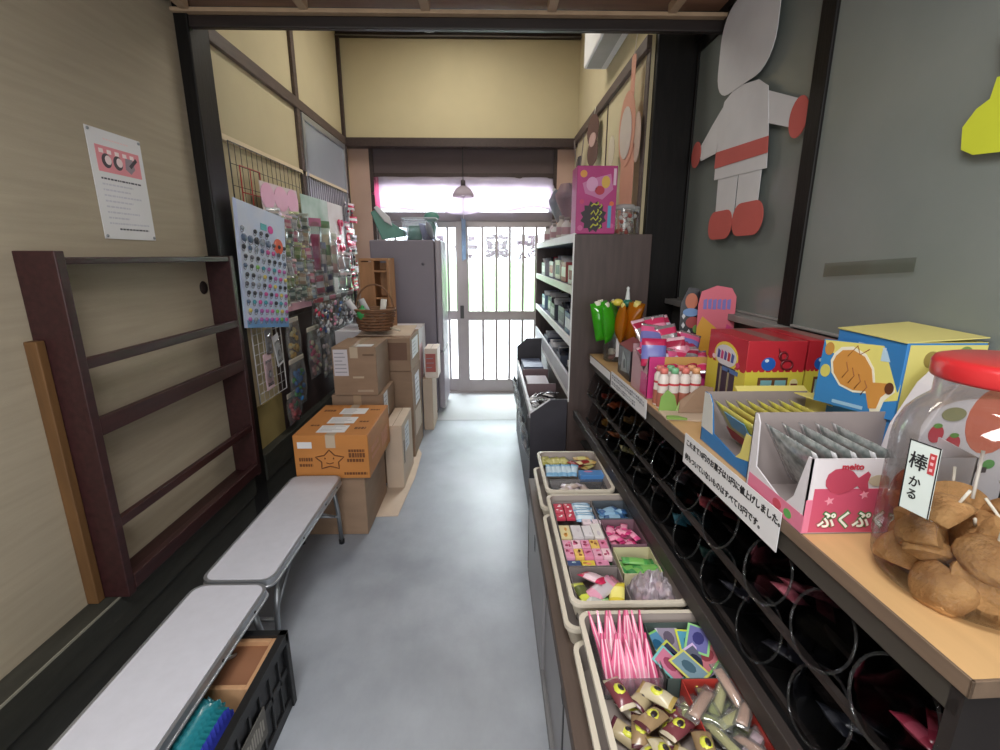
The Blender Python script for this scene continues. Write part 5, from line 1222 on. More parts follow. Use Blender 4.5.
def chunk(mb, r, h, T, rnd):
    bm = bmesh.new(); bmesh.ops.create_icosphere(bm, subdivisions=3, radius=1)
    for v in bm.verts:
        v.co.x *= r * (1 + .05 * math.sin(7 * v.co.y)); v.co.y *= r; v.co.z *= h
    for q in range(3):
        n_ = Vector((rnd.uniform(-1, 1), rnd.uniform(-1, 1), rnd.uniform(-1, .3) if q else -1)).normalized()
        d = bm.verts[:] + bm.edges[:] + bm.faces[:]
        res = bmesh.ops.bisect_plane(bm, geom=d, plane_co=n_ * r * rnd.uniform(.12, .5), plane_no=n_, clear_outer=True)
        ed = [e for e in res['geom_cut'] if isinstance(e, bmesh.types.BMEdge)]
        if ed:
            for f in bmesh.ops.edgeloop_fill(bm, edges=ed)['faces']: f.material_index = 1
    bm.verts.index_update(); vs = [v.co.copy() for v in bm.verts]
    cut = [tuple(v.index for v in f.verts) for f in bm.faces if f.material_index == 1]; rest = [tuple(v.index for v in f.verts) for f in bm.faces if f.material_index == 0]
    bm.free(); mb.add(vs, rest, CAKE, True, T); o = len(mb.v) - len(vs); k = mb.slot(CUT)
    for f in cut: mb.f.append(tuple(i + o for i in f)); mb.m.append(k); mb.sm.append(False)
    return mb
n = 0
for lay in range(4):
    cnt = (7, 7, 6, 4)[lay]
    for k in range(cnt):
        a = 2 * math.pi * k / cnt + lay * .5; r = (.076, .077, .068, .05)[lay]
        if k == cnt - 1 and lay < 3: r = 0
        p = (r * math.cos(a), r * math.sin(a), .030 + lay * .029)
        T = T3(jx + p[0], jy + p[1], 1.0 + p[2], rx=rr.uniform(-1.1, 1.1), ry=rr.uniform(-.8, .8), rz=rr.uniform(0, 6))
        mb = chunk(MB(), .044, .034, T, rr)
        if lay >= 2: mb.tube([T @ Vector((.0, .0, .018)), T @ Vector((.0, .004, .058))], .0022, P((226, 220, 204), .5), 7)
        tag(mb.build('sugar_cake'), 'chunky brown sugar cake inside the red-lidded jar', 'cake', 'brown cakes in the big jar'); n += 1
for k, (x, y, z, dx, dy, dz) in enumerate(((-.085, -.01, .12, -.008, .03, .06), (-.07, -.06, .10, .045, -.01, -.02), (-.02, -.075, .13, .02, .01, .09), (.03, -.06, .14, -.02, .02, .075), (.05, -.05, .15, .03, -.03, .04), (.0, .02, .14, .02, .02, .07))):
    mb = MB().tube([(jx + x, jy + y, 1 + z), (jx + x + dx, jy + y + dy, 1 + z + dz)], .0024, P((228, 224, 214), .5), 8)
    tag(mb.build('white_stick'), 'thin white stick of a sugar cake poking up inside the red-lidded jar', 'stick', 'sticks in the big jar')

# fish-shaped cake outline used on the packs
def fish(s, cx=0, cy=0, flip=1):
    pts = [(-.5, .05), (-.46, .22), (-.30, .36), (-.05, .40), (.18, .30), (.34, .12), (.56, .30), (.64, .22), (.60, .0), (.66, -.22), (.56, -.32), (.34, -.10), (.15, -.26), (-.1, -.34), (-.34, -.26), (-.48, -.10)]
    out = [(cx + flip * p[0] * s, cy + p[1] * s) for p in pts]
    return out if flip < 0 else out[::-1]
FISHC = P((206, 140, 60), .5); FISHD = P((150, 90, 40), .5)
# ---- pink display box of wafers
px_ = thing('display_carton', 'open white and pink display carton of silvery wafer packs with a pink fish picture', 'box', (.722, .868, 1.0))
a, b = .15, .098
WPAP = M('white_carton', (220, 214, 216), .5, var=.03); PKC = P((206, 78, 108), .5); PKL = P((226, 120, 150), .5)
MB().box(-a, a, -b, b, .001, .003, CARDG).build('carton_bottom', px_)
fp = MB().box(-a, a, -b, -b + .003, .003, .150, WPAP)
T = frame((0, -b - .0002, 0), (1, 0, 0), (0, 0, 1))
o = -a + .012
fp.box(o, a, .004, .092, 0, .0006, PKC, T); fp.box(-a, o, .003, .07, 0, .0008, PKL, T)
fp.prism([(p[0], p[1]) for p in fish(.07, o + .052, .105)], .0007, .0014, P((190, 66, 90)), T=T)
for x, z in ((o + .03, .068), (o + .092, .08)): fp.prism([(x + .009 * (1 if k % 2 else .45) * math.cos(k * math.pi / 5), z + .009 * (1 if k % 2 else .45) * math.sin(k * math.pi / 5)) for k in range(10)], .0008, .0015, P((236, 150, 170)), T=T)
fp.prism(oval(o + .115, .108, .02, .011), .0007, .0012, P((190, 176, 150)), T=T); fp.prism(oval(o + .17, .09, .035, .045), .0007, .0012, P((214, 96, 84)), T=T)
fp.text('meito', .017, P((190, 40, 60)), T @ T3(o + .062, .135, .0012), bold=.0005)
for mt, z_, bo in ((P((60, 120, 60)), .0012, .003), (P((236, 240, 226)), .0019, .0008)): fp.text('ぷくぷくたい', .036, mt, T @ T3(o + .112, .028, z_), bold=bo, sx=.9)
fp.build('front_panel', px_)
sp = MB()
side = [(-b, .003), (b, .003), (b, .172), (b - .012, .172), (b - .022, .155), (b - .03, .06), (-b + .06, .03), (-b + .035, .06), (-b + .012, .15), (-b, .15)]
sp.prism(side, -a, -a + .003, WPAP, axis='x')
Ts = frame((-a - .0003, 0, 0), (0, -1, 0), (0, 0, 1)); sp.box(-b + .01, b, .003, .038, 0, .0005, PKL, Ts)
sp.prism(oval(.02, .02, .014, .01), .0005, .001, P((206, 70, 90)), T=Ts); sp.prism(oval(.055, .018, .012, .009), .0005, .001, P((90, 170, 80)), T=Ts)
sp.build('side_panel', px_)
MB().prism([(-b, .003), (b, .003), (b, .172), (-b, .15)], a - .003, a, WPAP, axis='x').build('side_panel', px_)
MB().box(-a, a, b - .003, b, .003, .172, CARDG).build('back_panel', px_)
SV = M('silvery_film', (206, 210, 210), .14, metal=.5, var=.25, nscale=60, col2=(136, 148, 146))
for k in range(5):
    x = .622 + .036 * k
    T = T3(0, 0, .086, ry=R(90) - .5)
    mb = MB().pillow(.145, .165, .018, SV, T=T, crimp=P((206, 206, 210), .25), nx=8, ny=12)
    mb.prism(fish(.10), .008, .0095, P((190, 110, 100), .35), T=T @ T3(.01, 0, 0))
    tag(mb.build('wafer_pack', loc=(x, .868, 1.004)), 'silvery wafer pack, %s from the aisle in the pink display carton' % ORD[k], 'packet', 'silvery wafer packs')
# ---- strawberry box standing behind the jar
sb = thing('strawberry_carton', 'white carton with strawberry pictures standing behind the red-lidded jar', 'box', (.925, .895, 1.0))
MB().prism([(-.115, .0), (.10, .0), (.10, .285), (-.02, .285), (-.05, .25), (-.09, .16)], -.045, .03, WPAP, axis='y').build('carton_body', sb, bevel=.002)
mb = MB(); T = frame((0, -.0452, 0), (1, 0, 0), (0, 0, 1))
for x, z in ((-.062, .165), (-.025, .145)): mb.prism(oval(x, z, .015, .018), .001, .0018, P((206, 70, 84)), T=T); mb.prism(oval(x, z + .017, .009, .005), .0018, .0024, P((110, 160, 80)), T=T)
mb.prism(oval(-.035, .205, .024, .014), .001, .0018, P((150, 150, 110)), T=T); mb.prism(oval(.045, .19, .052, .068), 0, .0008, P((216, 120, 96)), T=T)

for q in range(7): mb.box(-.03 + q * .013, -.02 + q * .013, .094 - .002 * q, .106 - .002 * q, 0, .0008, P((84, 76, 82)), T)
for q in range(5): mb.box(-.085 + q * .008, -.079 + q * .008, .104, .109, 0, .0008, P((160, 146, 154)), T)

mb.prism(oval(.06, .10, .012, .01), 0, .0008, P((96, 170, 90)), T=T)
mb.build('carton_print', sb)
# ---- yellow and blue display box
yb = thing('display_carton', 'open yellow and blue display carton of yellow wafer packs behind the pink one', 'box', (.73, 1.115, 1.0))
a, b = .142, .125; YEL = P((222, 208, 110), .5); BLU = P((40, 120, 190), .5); RED = P((190, 44, 50), .5)
MB().box(-a, a, -b, b, .001, .003, CARDG).build('carton_bottom', yb)
fp = MB().box(-a, a, -b, -b + .003, .003, .105, YEL); T = frame((0, -b - .0002, 0), (1, 0, 0), (0, 0, 1))
fp.box(-a, a, .003, .05, 0, .0006, BLU, T); fp.prism(fish(.07, -.08, .068), .0006, .0014, FISHC, T=T); fp.build('front_panel', yb)
sp = MB(); side = [(-b, .003), (b, .003), (b, .140), (b - .03, .140), (b - .05, .12), (b - .07, .045), (-b + .06, .03), (-b + .04, .05), (-b + .025, .105), (-b, .105)]
sp.prism(side, -a, -a + .003, BLU, axis='x'); sp.prism([(b - .03, .14), (b, .14), (b, .04), (b - .068, .04), (b - .05, .12)], -a - .0006, -a, P((206, 206, 200), .5), axis='x')
sp.build('side_panel', yb); MB().prism([(-b, .003), (b, .003), (b, .14), (-b, .105)], a - .003, a, YEL, axis='x').build('side_panel', yb)
MB().box(-a, a, b - .003, b, .003, .14, CARDG).build('back_panel', yb)
MB().prism([(-b, .045), (-b + .058, .032), (-b + .04, .05), (-b + .025, .105), (-b, .105)], -a - .0008, -a - .0001, YEL, axis='x').build('corner_panel', yb)
MB().plate([(-a + .09, b, .14), (a, b, .14), (a, b + .02, .15), (-a + .09, b + .02, .15)], .003, YEL).build('back_flap', yb)
MB().plate([(a - .05, b - .02, .142), (a + .012, b - .16, .128), (a + .07, b - .16, .118), (a + .07, b - .02, .138)], .002, YEL).build('side_flap', yb)
YP = M('yellow_wafer_film', (216, 212, 92), .28, var=.08, nscale=20)
for k in range(8):
    x = .635 + .029 * k; T = T3(0, 0, .068, ry=R(90) - .55)
    mb = MB().pillow(.12, .2, .014, YP, T=T, crimp=P((226, 220, 150), .3), nx=8, ny=12, band=P((196, 186, 90), .28))
    mb.prism(fish(.10), .0065, .008, FISHC, T=T @ T3(.005, 0, 0)); 
    if k == 0: mb.box(.02, .058, -.09, .09, -.0075, -.006, RED, T); mb.box(-.05, .0, -.06, .04, -.0085, -.007, P((90, 160, 206), .3), T)
    tag(mb.build('wafer_pack', loc=(x, 1.115, 1.004)), 'yellow wafer pack, %s from the aisle in the yellow and blue display carton' % ORD[k], 'packet', 'yellow wafer packs')
# ---- closed blue carton with the fish-cake card in front
bl = thing('snack_carton', 'tall blue carton with a yellow top and side behind the display cartons', 'box', (.948, 1.05, 1.0))
a, b, h = .085, .10, .325
MB().box(-a, a, -b, b, .001, h, P((46, 128, 200), .45)).build('carton_body', bl, bevel=.002)
mb = MB(); T = frame((0, -b - .0003, 0), (1, 0, 0), (0, 0, 1)); mb.box(-a + .006, a, .0, h - .004, 0, .0006, P((214, 204, 110), .5), T)
for x, z, c in ((-.03, .29, (150, 130, 60)), (.01, .26, (196, 190, 110)), (.04, .3, (120, 140, 70)), (-.02, .2, (206, 150, 70))): mb.prism(oval(x, z, .016, .018), .0006, .0012, P(c), T=T)
T = frame((0, 0, h), (1, 0, 0), (0, 1, 0)); mb.box(-a, a, -b, b, 0, .0012, P((214, 206, 112), .5), T); mb.prism(oval(.02, .02, .03, .025), .0012, .0018, P((196, 150, 80)), T=T); mb.box(-.06, -.02, .04, .08, .0012, .0018, P((120, 150, 90)), T)
T = frame((-a - .0003, 0, 0), (0, -1, 0), (0, 0, 1)); mb.box(-.03, .05, h - .03, h - .02, 0, .0006, P((190, 214, 236)), T)
mb.build('carton_print', bl)
MB().plate([(-a - .004, -b + .0, h + .0015), (a, -b + .0, h + .012), (a, b, h + .018), (-a - .004, b, h + .004)], .002, P((216, 206, 120), .5)).build('lid_flap', bl)
fc = thing('fish_cake_card', 'blue and yellow card with a big brown fish-shaped cake, leaning on the blue carton', 'card', (.842, 1.045, 1.155))
T = frame((0, 0, 0), (.16, -.98, 0), (.10, .0, 1)) @ Matrix.Rotation(R(4), 4, 'Z')
mb = MB().box(-.103, .103, -.004, .152, -.003, 0, P((48, 130, 200), .45), T); mb.build('card_sheet', fc)
mb = MB(); mb.prism([(-.10, .150), (-.09, .125), (-.05, .115), (-.01, .10), (.04, .07), (.07, .03), (.103, .04), (.103, .152)][::-1], 0, .0005, P((222, 212, 110), .45), T=T)
ctr = (-.004, .078); f2 = [(ctr[0] + p[0] * math.cos(-.5) - p[1] * math.sin(-.5), ctr[1] + p[0] * math.sin(-.5) + p[1] * math.cos(-.5)) for p in [(u * 1.0, v * .86) for u, v in fish(.135)]]
mb.prism([(ctr[0] + (p[0] - ctr[0]) * 1.12, ctr[1] + (p[1] - ctr[1]) * 1.14) for p in f2], .0005, .001, P((232, 228, 206), .45), T=T)
mb.prism(f2, .001, .0016, FISHC, T=T)
for q in range(4): mb.tube([(-.03 + .018 * q, .105 - .012 * q, .0016), (-.022 + .018 * q, .085 - .010 * q, .0016), (-.034 + .018 * q, .066 - .010 * q, .0016)], .0012, FISHD, 5, T=T)
mb.prism(oval(.082, .062, .010, .013), .0016, .0022, P((96, 52, 30)), T=T); mb.prism(oval(-.083, .13, .013, .016), .0005, .001, P((196, 140, 60)), T=T); mb.prism(oval(-.084, .075, .014, .016), .0005, .0012, P((206, 196, 90)), T=T)
mb.box(.05, .09, .118, .142, .0006, .0012, P((176, 206, 226)), T); mb.box(-.05, .03, .002, .010, .0, .0006, P((150, 196, 230)), T)
mb.tube([(-.03, .118, .001), (-.01, .145, .001), (.0, .125, .001), (.02, .14, .001)], .0012, FISHD, 5, T=T)
mb.build('card_print', fc)
# ---- two red house-shaped cartons
def house_box(label, x0, x1, y0, y1, h, sub=0):
    cx, cy = (x0 + x1) / 2, (y0 + y1) / 2; a, b = (x1 - x0) / 2, (y1 - y0) / 2
    t = thing('house_carton', label, 'box', (cx, cy, 1.0))
    RC_ = P((190, 36, 48), .4); YC = P((214, 200, 60), .45)
    MB().box(-a, a, -b, b, .001, h, RC_).build('carton_body', t, bevel=.0015)
    mb = MB()
    def scallop(w_, z, n):
        pts = [(-w_, .002), (w_, .002), (w_, z)]
        for k in range(n):
            x1_, x0_ = w_ - 2 * w_ * k / n, w_ - 2 * w_ * (k + 1) / n
            pts += [((x0_ + x1_) / 2 + (x1_ - x0_) * .3, z - .006), ((x0_ + x1_) / 2 - (x1_ - x0_) * .3, z - .006), (x0_, z)]
        return pts
    zt = h * .67
    T = frame((0, -b - .0003, 0), (1, 0, 0), (0, 0, 1)); mb.prism(scallop(a, zt, 9), 0, .0006, YC, T=T)
    mb.box(-a * .55, a * .48, .04, zt - .022, .0006, .0014, P((110, 72, 40)), T)
    for x in (-a * .45, a * .04): mb.box(x, x + a * .38, .048, zt - .03, .0014, .002, P((120, 176, 180)), T); mb.prism([(x, .048), (x + a * .2, .048), (x, zt - .05)], .002, .0024, P((206, 216, 206)), T=T)
    mb.prism(oval(a * .7, zt - .04, .012, .014), .0006, .0014, P((226, 214, 150)), T=T); mb.box(a * .6, a * .82, zt - .046, zt - .040, .0014, .002, P((120, 60, 50)), T)
    mb.prism(oval(-a * .25, h * .74, .021, .02, 22), 0, .0008, P((36, 96, 190), .3), T=T); mb.prism(oval(-a * .32, h * .78, .006, .005), .0008, .0012, P((200, 220, 240)), T=T)
    DR = P((110, 24, 34), .4)
    mb.tube([(a * .38 + .017 * math.cos(q * .524), h * .73 + .014 * math.sin(q * .524), .0005) for q in range(12)], .003, DR, 6, closed=True, T=T); mb.tube([(a * .22 + .012 * math.cos(q * .524), h * .83 + .012 * math.sin(q * .524), .0005) for q in range(12)], .003, DR, 6, closed=True, T=T)
    mb.prism([(a * .02, h * .93), (a * .16, h * .86), (a * .2, h * .75), (a * .08, h * .82)], 0, .0008, DR, T=T)
    T = frame((-a - .0003, 0, 0), (0, -1, 0), (0, 0, 1)); mb.prism(scallop(b, zt * .97, 7), 0, .0006, YC, T=T)
    mb.box(-b * .35, b * .55, .03, zt - .012, .0006, .0014, P((58, 44, 66)), T)
    for x in (-b * .2, b * .2): mb.box(x, x + .01, .04, zt - .02, .0014, .002, P((150, 140, 110)), T)
    mb.prism(oval(0, h * .74, b * .62, h * .17, 22), 0, .0008, P((222, 200, 60)), T=T); mb.prism(oval(0, h * .74, b * .55, h * .13, 22), .0008, .0014, P((206, 206, 214)), T=T)
    for q in range(5): mb.prism([(-b * .42 + q * b * .18, h * .69), (-b * .30 + q * b * .18, h * .69), (-b * .28 + q * b * .18, h * .78), (-b * .40 + q * b * .18, h * .80)], .0014, .0022, P([(60, 70, 150), (196, 60, 120), (90, 80, 150), (190, 50, 60), (70, 90, 160)][q]), T=T)
    mb.box(-b * .1, b * .7, h * .56, h * .61, .0014, .002, P((70, 110, 170)), T)
    for q in range(6): mb.prism(oval(-b * .62 + q * b * .25, zt + .004, b * .1, .008, 10), .0006, .0012, P((214, 60, 110) if q % 2 else (232, 196, 206)), T=T)
    T = frame((0, 0, h), (1, 0, 0), (0, 1, 0)); mb.box(-.02, .03, -b, b, 0, .0006, P((150, 90, 84), .3), T)
    mb.build('carton_print', t); return t
house_box('red and yellow carton printed like a small shop, nearest the pink pouch box', .745, .918, 1.335, 1.58, .262)
house_box('second red and yellow shop-printed carton, half hidden behind the blue carton', .930, 1.045, 1.345, 1.60, .262)
# ---- small yogurt-like bottles in a low carton, green card
for k in range(4):
    for j in range(2):
        x, y = .578 + .036 * k, 1.525 + .038 * j
        t = thing('mini_bottle', 'small white bottle with red marks, %s from the aisle in the %s row' % (ORD[k], ('front', 'back')[j]), 'bottle', (x, y, 1.0), 0, 'mini bottles in a row'); t.scale = (1.08, 1.08, 1.22)
        MB().lathe([(.001, .001), (.015, .001), (.016, .004), (.016, .05), (.0155, .056), (.016, .062), (.016, .088), (.010, .098), (.010, .102)], M('white_bottle', (222, 212, 206), .35, var=.03), 16).build('bottle_body', t)
        MB().lathe([(.001, .114), (.010, .114), (.012, .111), (.012, .099), (.001, .099)], P(((226, 120, 110), (120, 190, 140), (226, 120, 110), (226, 160, 110))[k], .4), 14).build('cap', t)
        MB().lathe([(.0163, .006), (.0163, .046)], P((176, 100, 80), .5), 16).build('label', t)
        mb = MB(); mb.lathe([(.0164, .066), (.0164, .072)], P((206, 60, 70), .5), 16); mb.build('red_mark', t)
gc = thing('open_carton', 'low open cardboard carton with green leafy print before the mini bottles', 'box', (.64, 1.43, 1.0))
mb = MB().plate([(-.09, -.03, .004), (.07, -.06, .004), (.08, .03, .004), (-.085, .06, .004)], .003, CARDL); mb.build('carton_bottom', gc)
MB().prism([(-.085, .0), (-.02, .0), (-.035, .055), (-.06, .075), (-.08, .05)], .055, .058, P((126, 170, 80), .5), axis='y').prism([(-.03, .002), (.03, .0), (.0, .04), (-.02, .035)], .050, .054, P((170, 200, 120), .5), axis='y').build('leaf_print_flap', gc)
MB().plate([(-.03, .025, .006), (.085, .02, .006), (.085, .045, .085), (.05, .052, .09), (-.02, .048, .04)], .003, CARD).build('carton_flap', gc)
MB().prism([(-.09, -.035), (-.03, -.045), (-.05, -.02), (-.085, -.015)], .005, .012, P((120, 160, 70), .5)).build('leaf_scrap', gc)
# ---- magenta pouch carton
pp = thing('pouch_carton', 'magenta open carton full of pink pouches on the counter', 'box', (.672, 1.72, 1.0))
a, b = .115, .095; MG = P((206, 50, 124), .45); PKI = P((196, 150, 160), .6)
MB().box(-a, a, -b, b, .001, .003, CARDG).build('carton_bottom', pp)
fp = MB().box(-a, a, -b, -b + .003, .003, .155, MG); T = frame((0, -b - .0002, 0), (1, 0, 0), (0, 0, 1)); fp.box(-a * .5, a, .125, .155, 0, .0007, P((196, 150, 80), .5), T)
for q in range(6): fp.box(-a * .3 + q * .022, -a * .3 + q * .022 + .015, .098, .122, 0, .001, P((84, 66, 140)), T)
fp.build('front_panel', pp)
sp = MB().prism([(-b, .003), (b, .003), (b, .15), (b - .03, .15), (-b + .045, .09), (-b, .155)], -a, -a + .003, PKI, axis='x'); Ts = frame((-a - .0003, 0, 0), (0, -1, 0), (0, 0, 1)); sp.box(b * .25, b, .01, .09, 0, .0006, MG, Ts)
sp.build('side_panel', pp); MB().box(a - .003, a, -b, b, .003, .15, MG).build('side_panel', pp); MB().box(-a, a, b - .003, b, .003, .17, PKI).build('back_panel', pp)
PC = [((206, 50, 96), (226, 130, 160)), ((190, 40, 84), (214, 206, 226)), ((222, 90, 140), (120, 120, 190)), ((170, 36, 70), (226, 160, 180))]
FOIL = M('silver_foil', (206, 200, 206), .18, metal=.7, var=.1)
for k in range(18):
    x = .60 + .034 * (k % 5) + rr.uniform(-.008, .008); y = 1.66 + .045 * (k // 5) + rr.uniform(-.01, .01); c1, c2 = PC[k % 4]
    mb = MB().pillow(.08, .12, .02, P(c1, .22), band=P(c2, .22) if k % 3 else FOIL, crimp=P((226, 180, 196), .22) if k % 2 else FOIL, T=T3(0, 0, 0, rx=R(50) + rr.uniform(-.4, .4), ry=rr.uniform(-.4, .4), rz=rr.uniform(-.5, .5)), wob=.08)
    tag(mb.build('sweets_pouch', loc=(x, y, 1.115 + .03 * (k // 5) + rr.uniform(0, .025))), 'shiny pink and crimson pouch standing in the magenta carton', 'pouch', 'pink pouches in the magenta carton')
flat_pack('big crimson pouch with blue lettering bars at the aisle front of the magenta carton', .585, 1.66, 1.165, .085, .10, .022, (196, 36, 84), (110, 116, 190), rz=-.2, rx=R(75), name='sweets_pouch')
# header card with flat print and the black decorated pack behind
hc = thing('header_card', 'pink header card standing behind the pouches with a blue scribbled title', 'card', (.955, 1.99, 1.0))
T = frame((0, 0, 0), (1, -.2, 0), (0, .1, 1)); mb = MB().prism([(-.07, .0), (.08, .0), (.08, .335), (.06, .37), (.0, .38), (-.06, .355), (-.07, .30)], 0, .003, P((222, 100, 120), .5), T=T); mb.build('card_sheet', hc)
mb = MB(); mb.prism([(-.07, .06), (.0, .04), (.01, .2), (-.05, .25), (-.07, .2)], .003, .0036, P((226, 160, 40)), T=T); mb.prism([(.02, .02), (.08, .02), (.08, .2), (.05, .22)], .003, .0036, P((206, 50, 120)), T=T)
for q in range(6): mb.prism([(-.05 + q * .019, .28 + .004 * (q % 2)), (-.036 + q * .019, .28), (-.036 + q * .019, .325), (-.05 + q * .019, .32)], .003, .0042, P((120, 110, 190)), T=T)
mb.build('card_print', hc)
bp = thing('decorated_pack', 'black and coloured pack with white diamonds standing beside the pink header card', 'pack', (.875, 2.04, 1.0))
T = frame((0, 0, 0), (1, -.15, 0), (.25, .1, 1)); mb = MB().prism([(-.045, .0), (.04, .0), (.045, .30), (.03, .365), (-.015, .37), (-.045, .30)], -.006, .006, P((34, 30, 38), .3), T=T); mb.build('pack_body', bp)
mb = MB(); mb.prism(oval(.0, .31, .026, .035), .006, .0066, P((196, 110, 80)), T=T); mb.prism(oval(.0, .262, .034, .018), .006, .0068, P((110, 150, 206)), T=T); mb.prism(oval(.01, .218, .03, .025), .006, .0064, P((170, 60, 60)), T=T); mb.prism(oval(.025, .19, .014, .018), .0064, .0072, P((110, 160, 70)), T=T)
for q, (x, z) in enumerate(((-.03, .245), (-.03, .205), (-.032, .165), (-.005, .175))): mb.prism([(x - .008, z), (x, z - .014), (x + .008, z), (x, z + .014)], .006, .0068, P((214, 216, 222)), T=T)
mb.build('pack_print', bp)
bt = thing('dark_tray', 'black tray of small wrapped sweets by the glass behind the red cartons', 'tray', (.965, 1.76, 1.0))
MB().box(-.075, .075, -.13, .13, .001, .17, BLACK).build('tray_body', bt, bevel=.003)
for k in range(10):
    mb = MB().pillow(.03, .045, .015, P(rr.choice([(206, 110, 130), (120, 150, 110), (170, 150, 150), (206, 150, 160)]), .3), T=T3(0, 0, 0, rx=rr.uniform(-.4, .4), rz=rr.uniform(0, 3)), nx=5, ny=6)
    tag(mb.build('wrapped_sweet', loc=(.965 + rr.uniform(-.05, .05), 1.76 + rr.uniform(-.1, .1), 1.181 + rr.uniform(0, .006))), 'small wrapped sweet lying on the black tray by the glass', 'candy', 'wrapped sweets on the black tray')
# black and maroon box, clear tub of colourful sticks, bottles
dk = thing('small_carton', 'black carton with a maroon top between the clear tub and the magenta carton', 'box', (.605, 1.955, 1.0))
MB().prism([(-.04, .0), (.05, .0), (.05, .13), (.02, .155), (-.04, .125)], -.09, .09, P((40, 32, 36), .4), axis='y').build('carton_body', dk, bevel=.002)
mb = MB().plate([(-.04, -.09, .127), (.02, -.09, .157), (.02, .09, .157), (-.04, .09, .127)], .002, P((136, 34, 60), .45)).plate([(.02, -.09, .157), (.05, -.09, .132), (.05, .09, .132), (.02, .09, .157)], .002, P((136, 34, 60), .45)); mb.build('lid', dk)
mb = MB(); T = frame((-.0403, 0, 0), (0, -1, 0), (0, 0, 1)); mb.prism([(-.04, .02), (.05, .03), (.03, .08), (-.02, .11)], 0, .0008, P((150, 156, 156)), T=T); mb.prism(oval(.01, .06, .015, .02), .0008, .0016, P((60, 70, 70)), T=T); mb.build('carton_print', dk)
dk2 = thing('open_carton', 'mauve-brown open carton with a high back behind the black carton', 'box', (.70, 2.02, 1.0))
MB().box(-.045, .07, -.085, .085, .001, .003, CARD).build('carton_bottom', dk2)
MB().box(-.045, -.042, -.085, .085, .003, .17, CARDG).box(.067, .07, -.085, .085, .003, .17, CARDG).box(-.045, .07, .082, .085, .003, .19, P((150, 120, 122), .6)).box(-.045, .07, -.085, -.082, .003, .12, CARDG).build('carton_wall', dk2)
tb = thing('clear_tub', 'tall clear tub of green and orange soft sweets at the far end of the counter', 'container', (.612, 2.28, 1.0))
MB().lathe([(.001, .003), (.052, .003), (.055, .01), (.062, .17), (.063, .175)], CLEAR('tub_clear', tint=(226, 230, 228), gloss=.14, milk=.06), 28).build('tub_body', tb)
MB().box(-.012, .012, -.0585, -.0575, .03, .12, P((226, 226, 226))).build('label', tb)
rr = random.Random(101)
COLS = [((232, 156, 40), 'orange'), ((226, 150, 40), 'orange'), ((120, 190, 90), 'pale green'), ((100, 214, 60), 'green'), ((96, 206, 60), 'green'), ((110, 210, 70), 'green'), ((236, 170, 50), 'orange'), ((236, 176, 60), 'orange')]
for k, (c, nm) in enumerate(COLS):
    a = 2 * math.pi * k / 8; x, y = .612 + .03 * math.cos(a), 2.28 + .03 * math.sin(a)
    T = T3(0, 0, .0, rz=a) @ T3(.012, 0, .0, ry=.20) @ T3(0, 0, .185, rx=R(90), rz=0)
    mb = MB().pillow(.075, .185, .055, CLEAR('jelly_%s' % nm, tint=tuple(min(255, int(v) + 40) for v in c), milk=.55, gloss=.2, milkcol=c), T=T, nx=6, ny=10)
    mb.pillow(.03, .03, .02, P((226, 214, 120) if nm == 'orange' else (226, 226, 206), .3), T=T @ T3(0, .085, 0), nx=5, ny=5)
    tag(mb.build('jelly_pouch', loc=(x, y, 1.012)), '%s soft jelly pouch sticking out of the clear tub' % nm, 'pouch', '%s jelly pouches in the clear tub' % nm)
for k in range(10):
    tag(MB().ball((0, 0, 0), (.017, .017, .012), P(rr.choice([(150, 90, 84), (206, 190, 180), (120, 70, 66)]), .4), 10, 6).build('round_sweet', loc=(.612 + rr.uniform(-.028, .028), 2.28 + rr.uniform(-.028, .028), 1.017 + .008 * (k % 5))), 'round reddish sweet at the bottom of the clear tub', 'candy', 'round sweets in the clear tub')
yd = thing('toy_pourer', 'small yellow and teal toy caps on top of the jelly pouches', 'toy', (.63, 2.28, 1.285))
MB().ball((-.02, -.01, .0), (.026, .02, .018), P((222, 206, 70), .35), 12, 7).tube([(-.03, -.012, .004), (-.052, -.02, .004)], .006, P((226, 200, 90), .35), 8).build('yellow_cap', yd)
MB().ball((.03, .01, -.005), (.026, .024, .02), P((30, 120, 100), .35), 12, 7).lathe([(.012, .0), (.009, .03), (.006, .045), (.008, .055), (.001, .062)], P((214, 222, 222), .35), 12, T=T3(.03, .01, .012)).build('teal_cap', yd)
gb_ = thing('clear_bottle', 'ribbed clear bottle with a red cap lying tilted against the shelf side behind the jellies', 'bottle', (.765, 2.36, 1.0))
T = T3(0, 0, .04, ry=R(-28)); MB().lathe([(.001, .0), (.032, .0)] + [(.033 + .0015 * (k % 2), .01 + .012 * k) for k in range(12)] + [(.016, .175), (.014, .19)], CLEAR('ribbed_plastic', tint=(206, 214, 216), milk=.12, gloss=.3), 20, T=T).build('bottle_body', gb_)
MB().lathe([(.001, .21), (.015, .21), (.016, .19), (.001, .19)], P((190, 50, 60), .4), 14, T=T).build('cap', gb_)
MB().box(-.03, .03, -.03, .03, 0.0, .042, P((96, 90, 92), .6)).build('base_block', gb_)

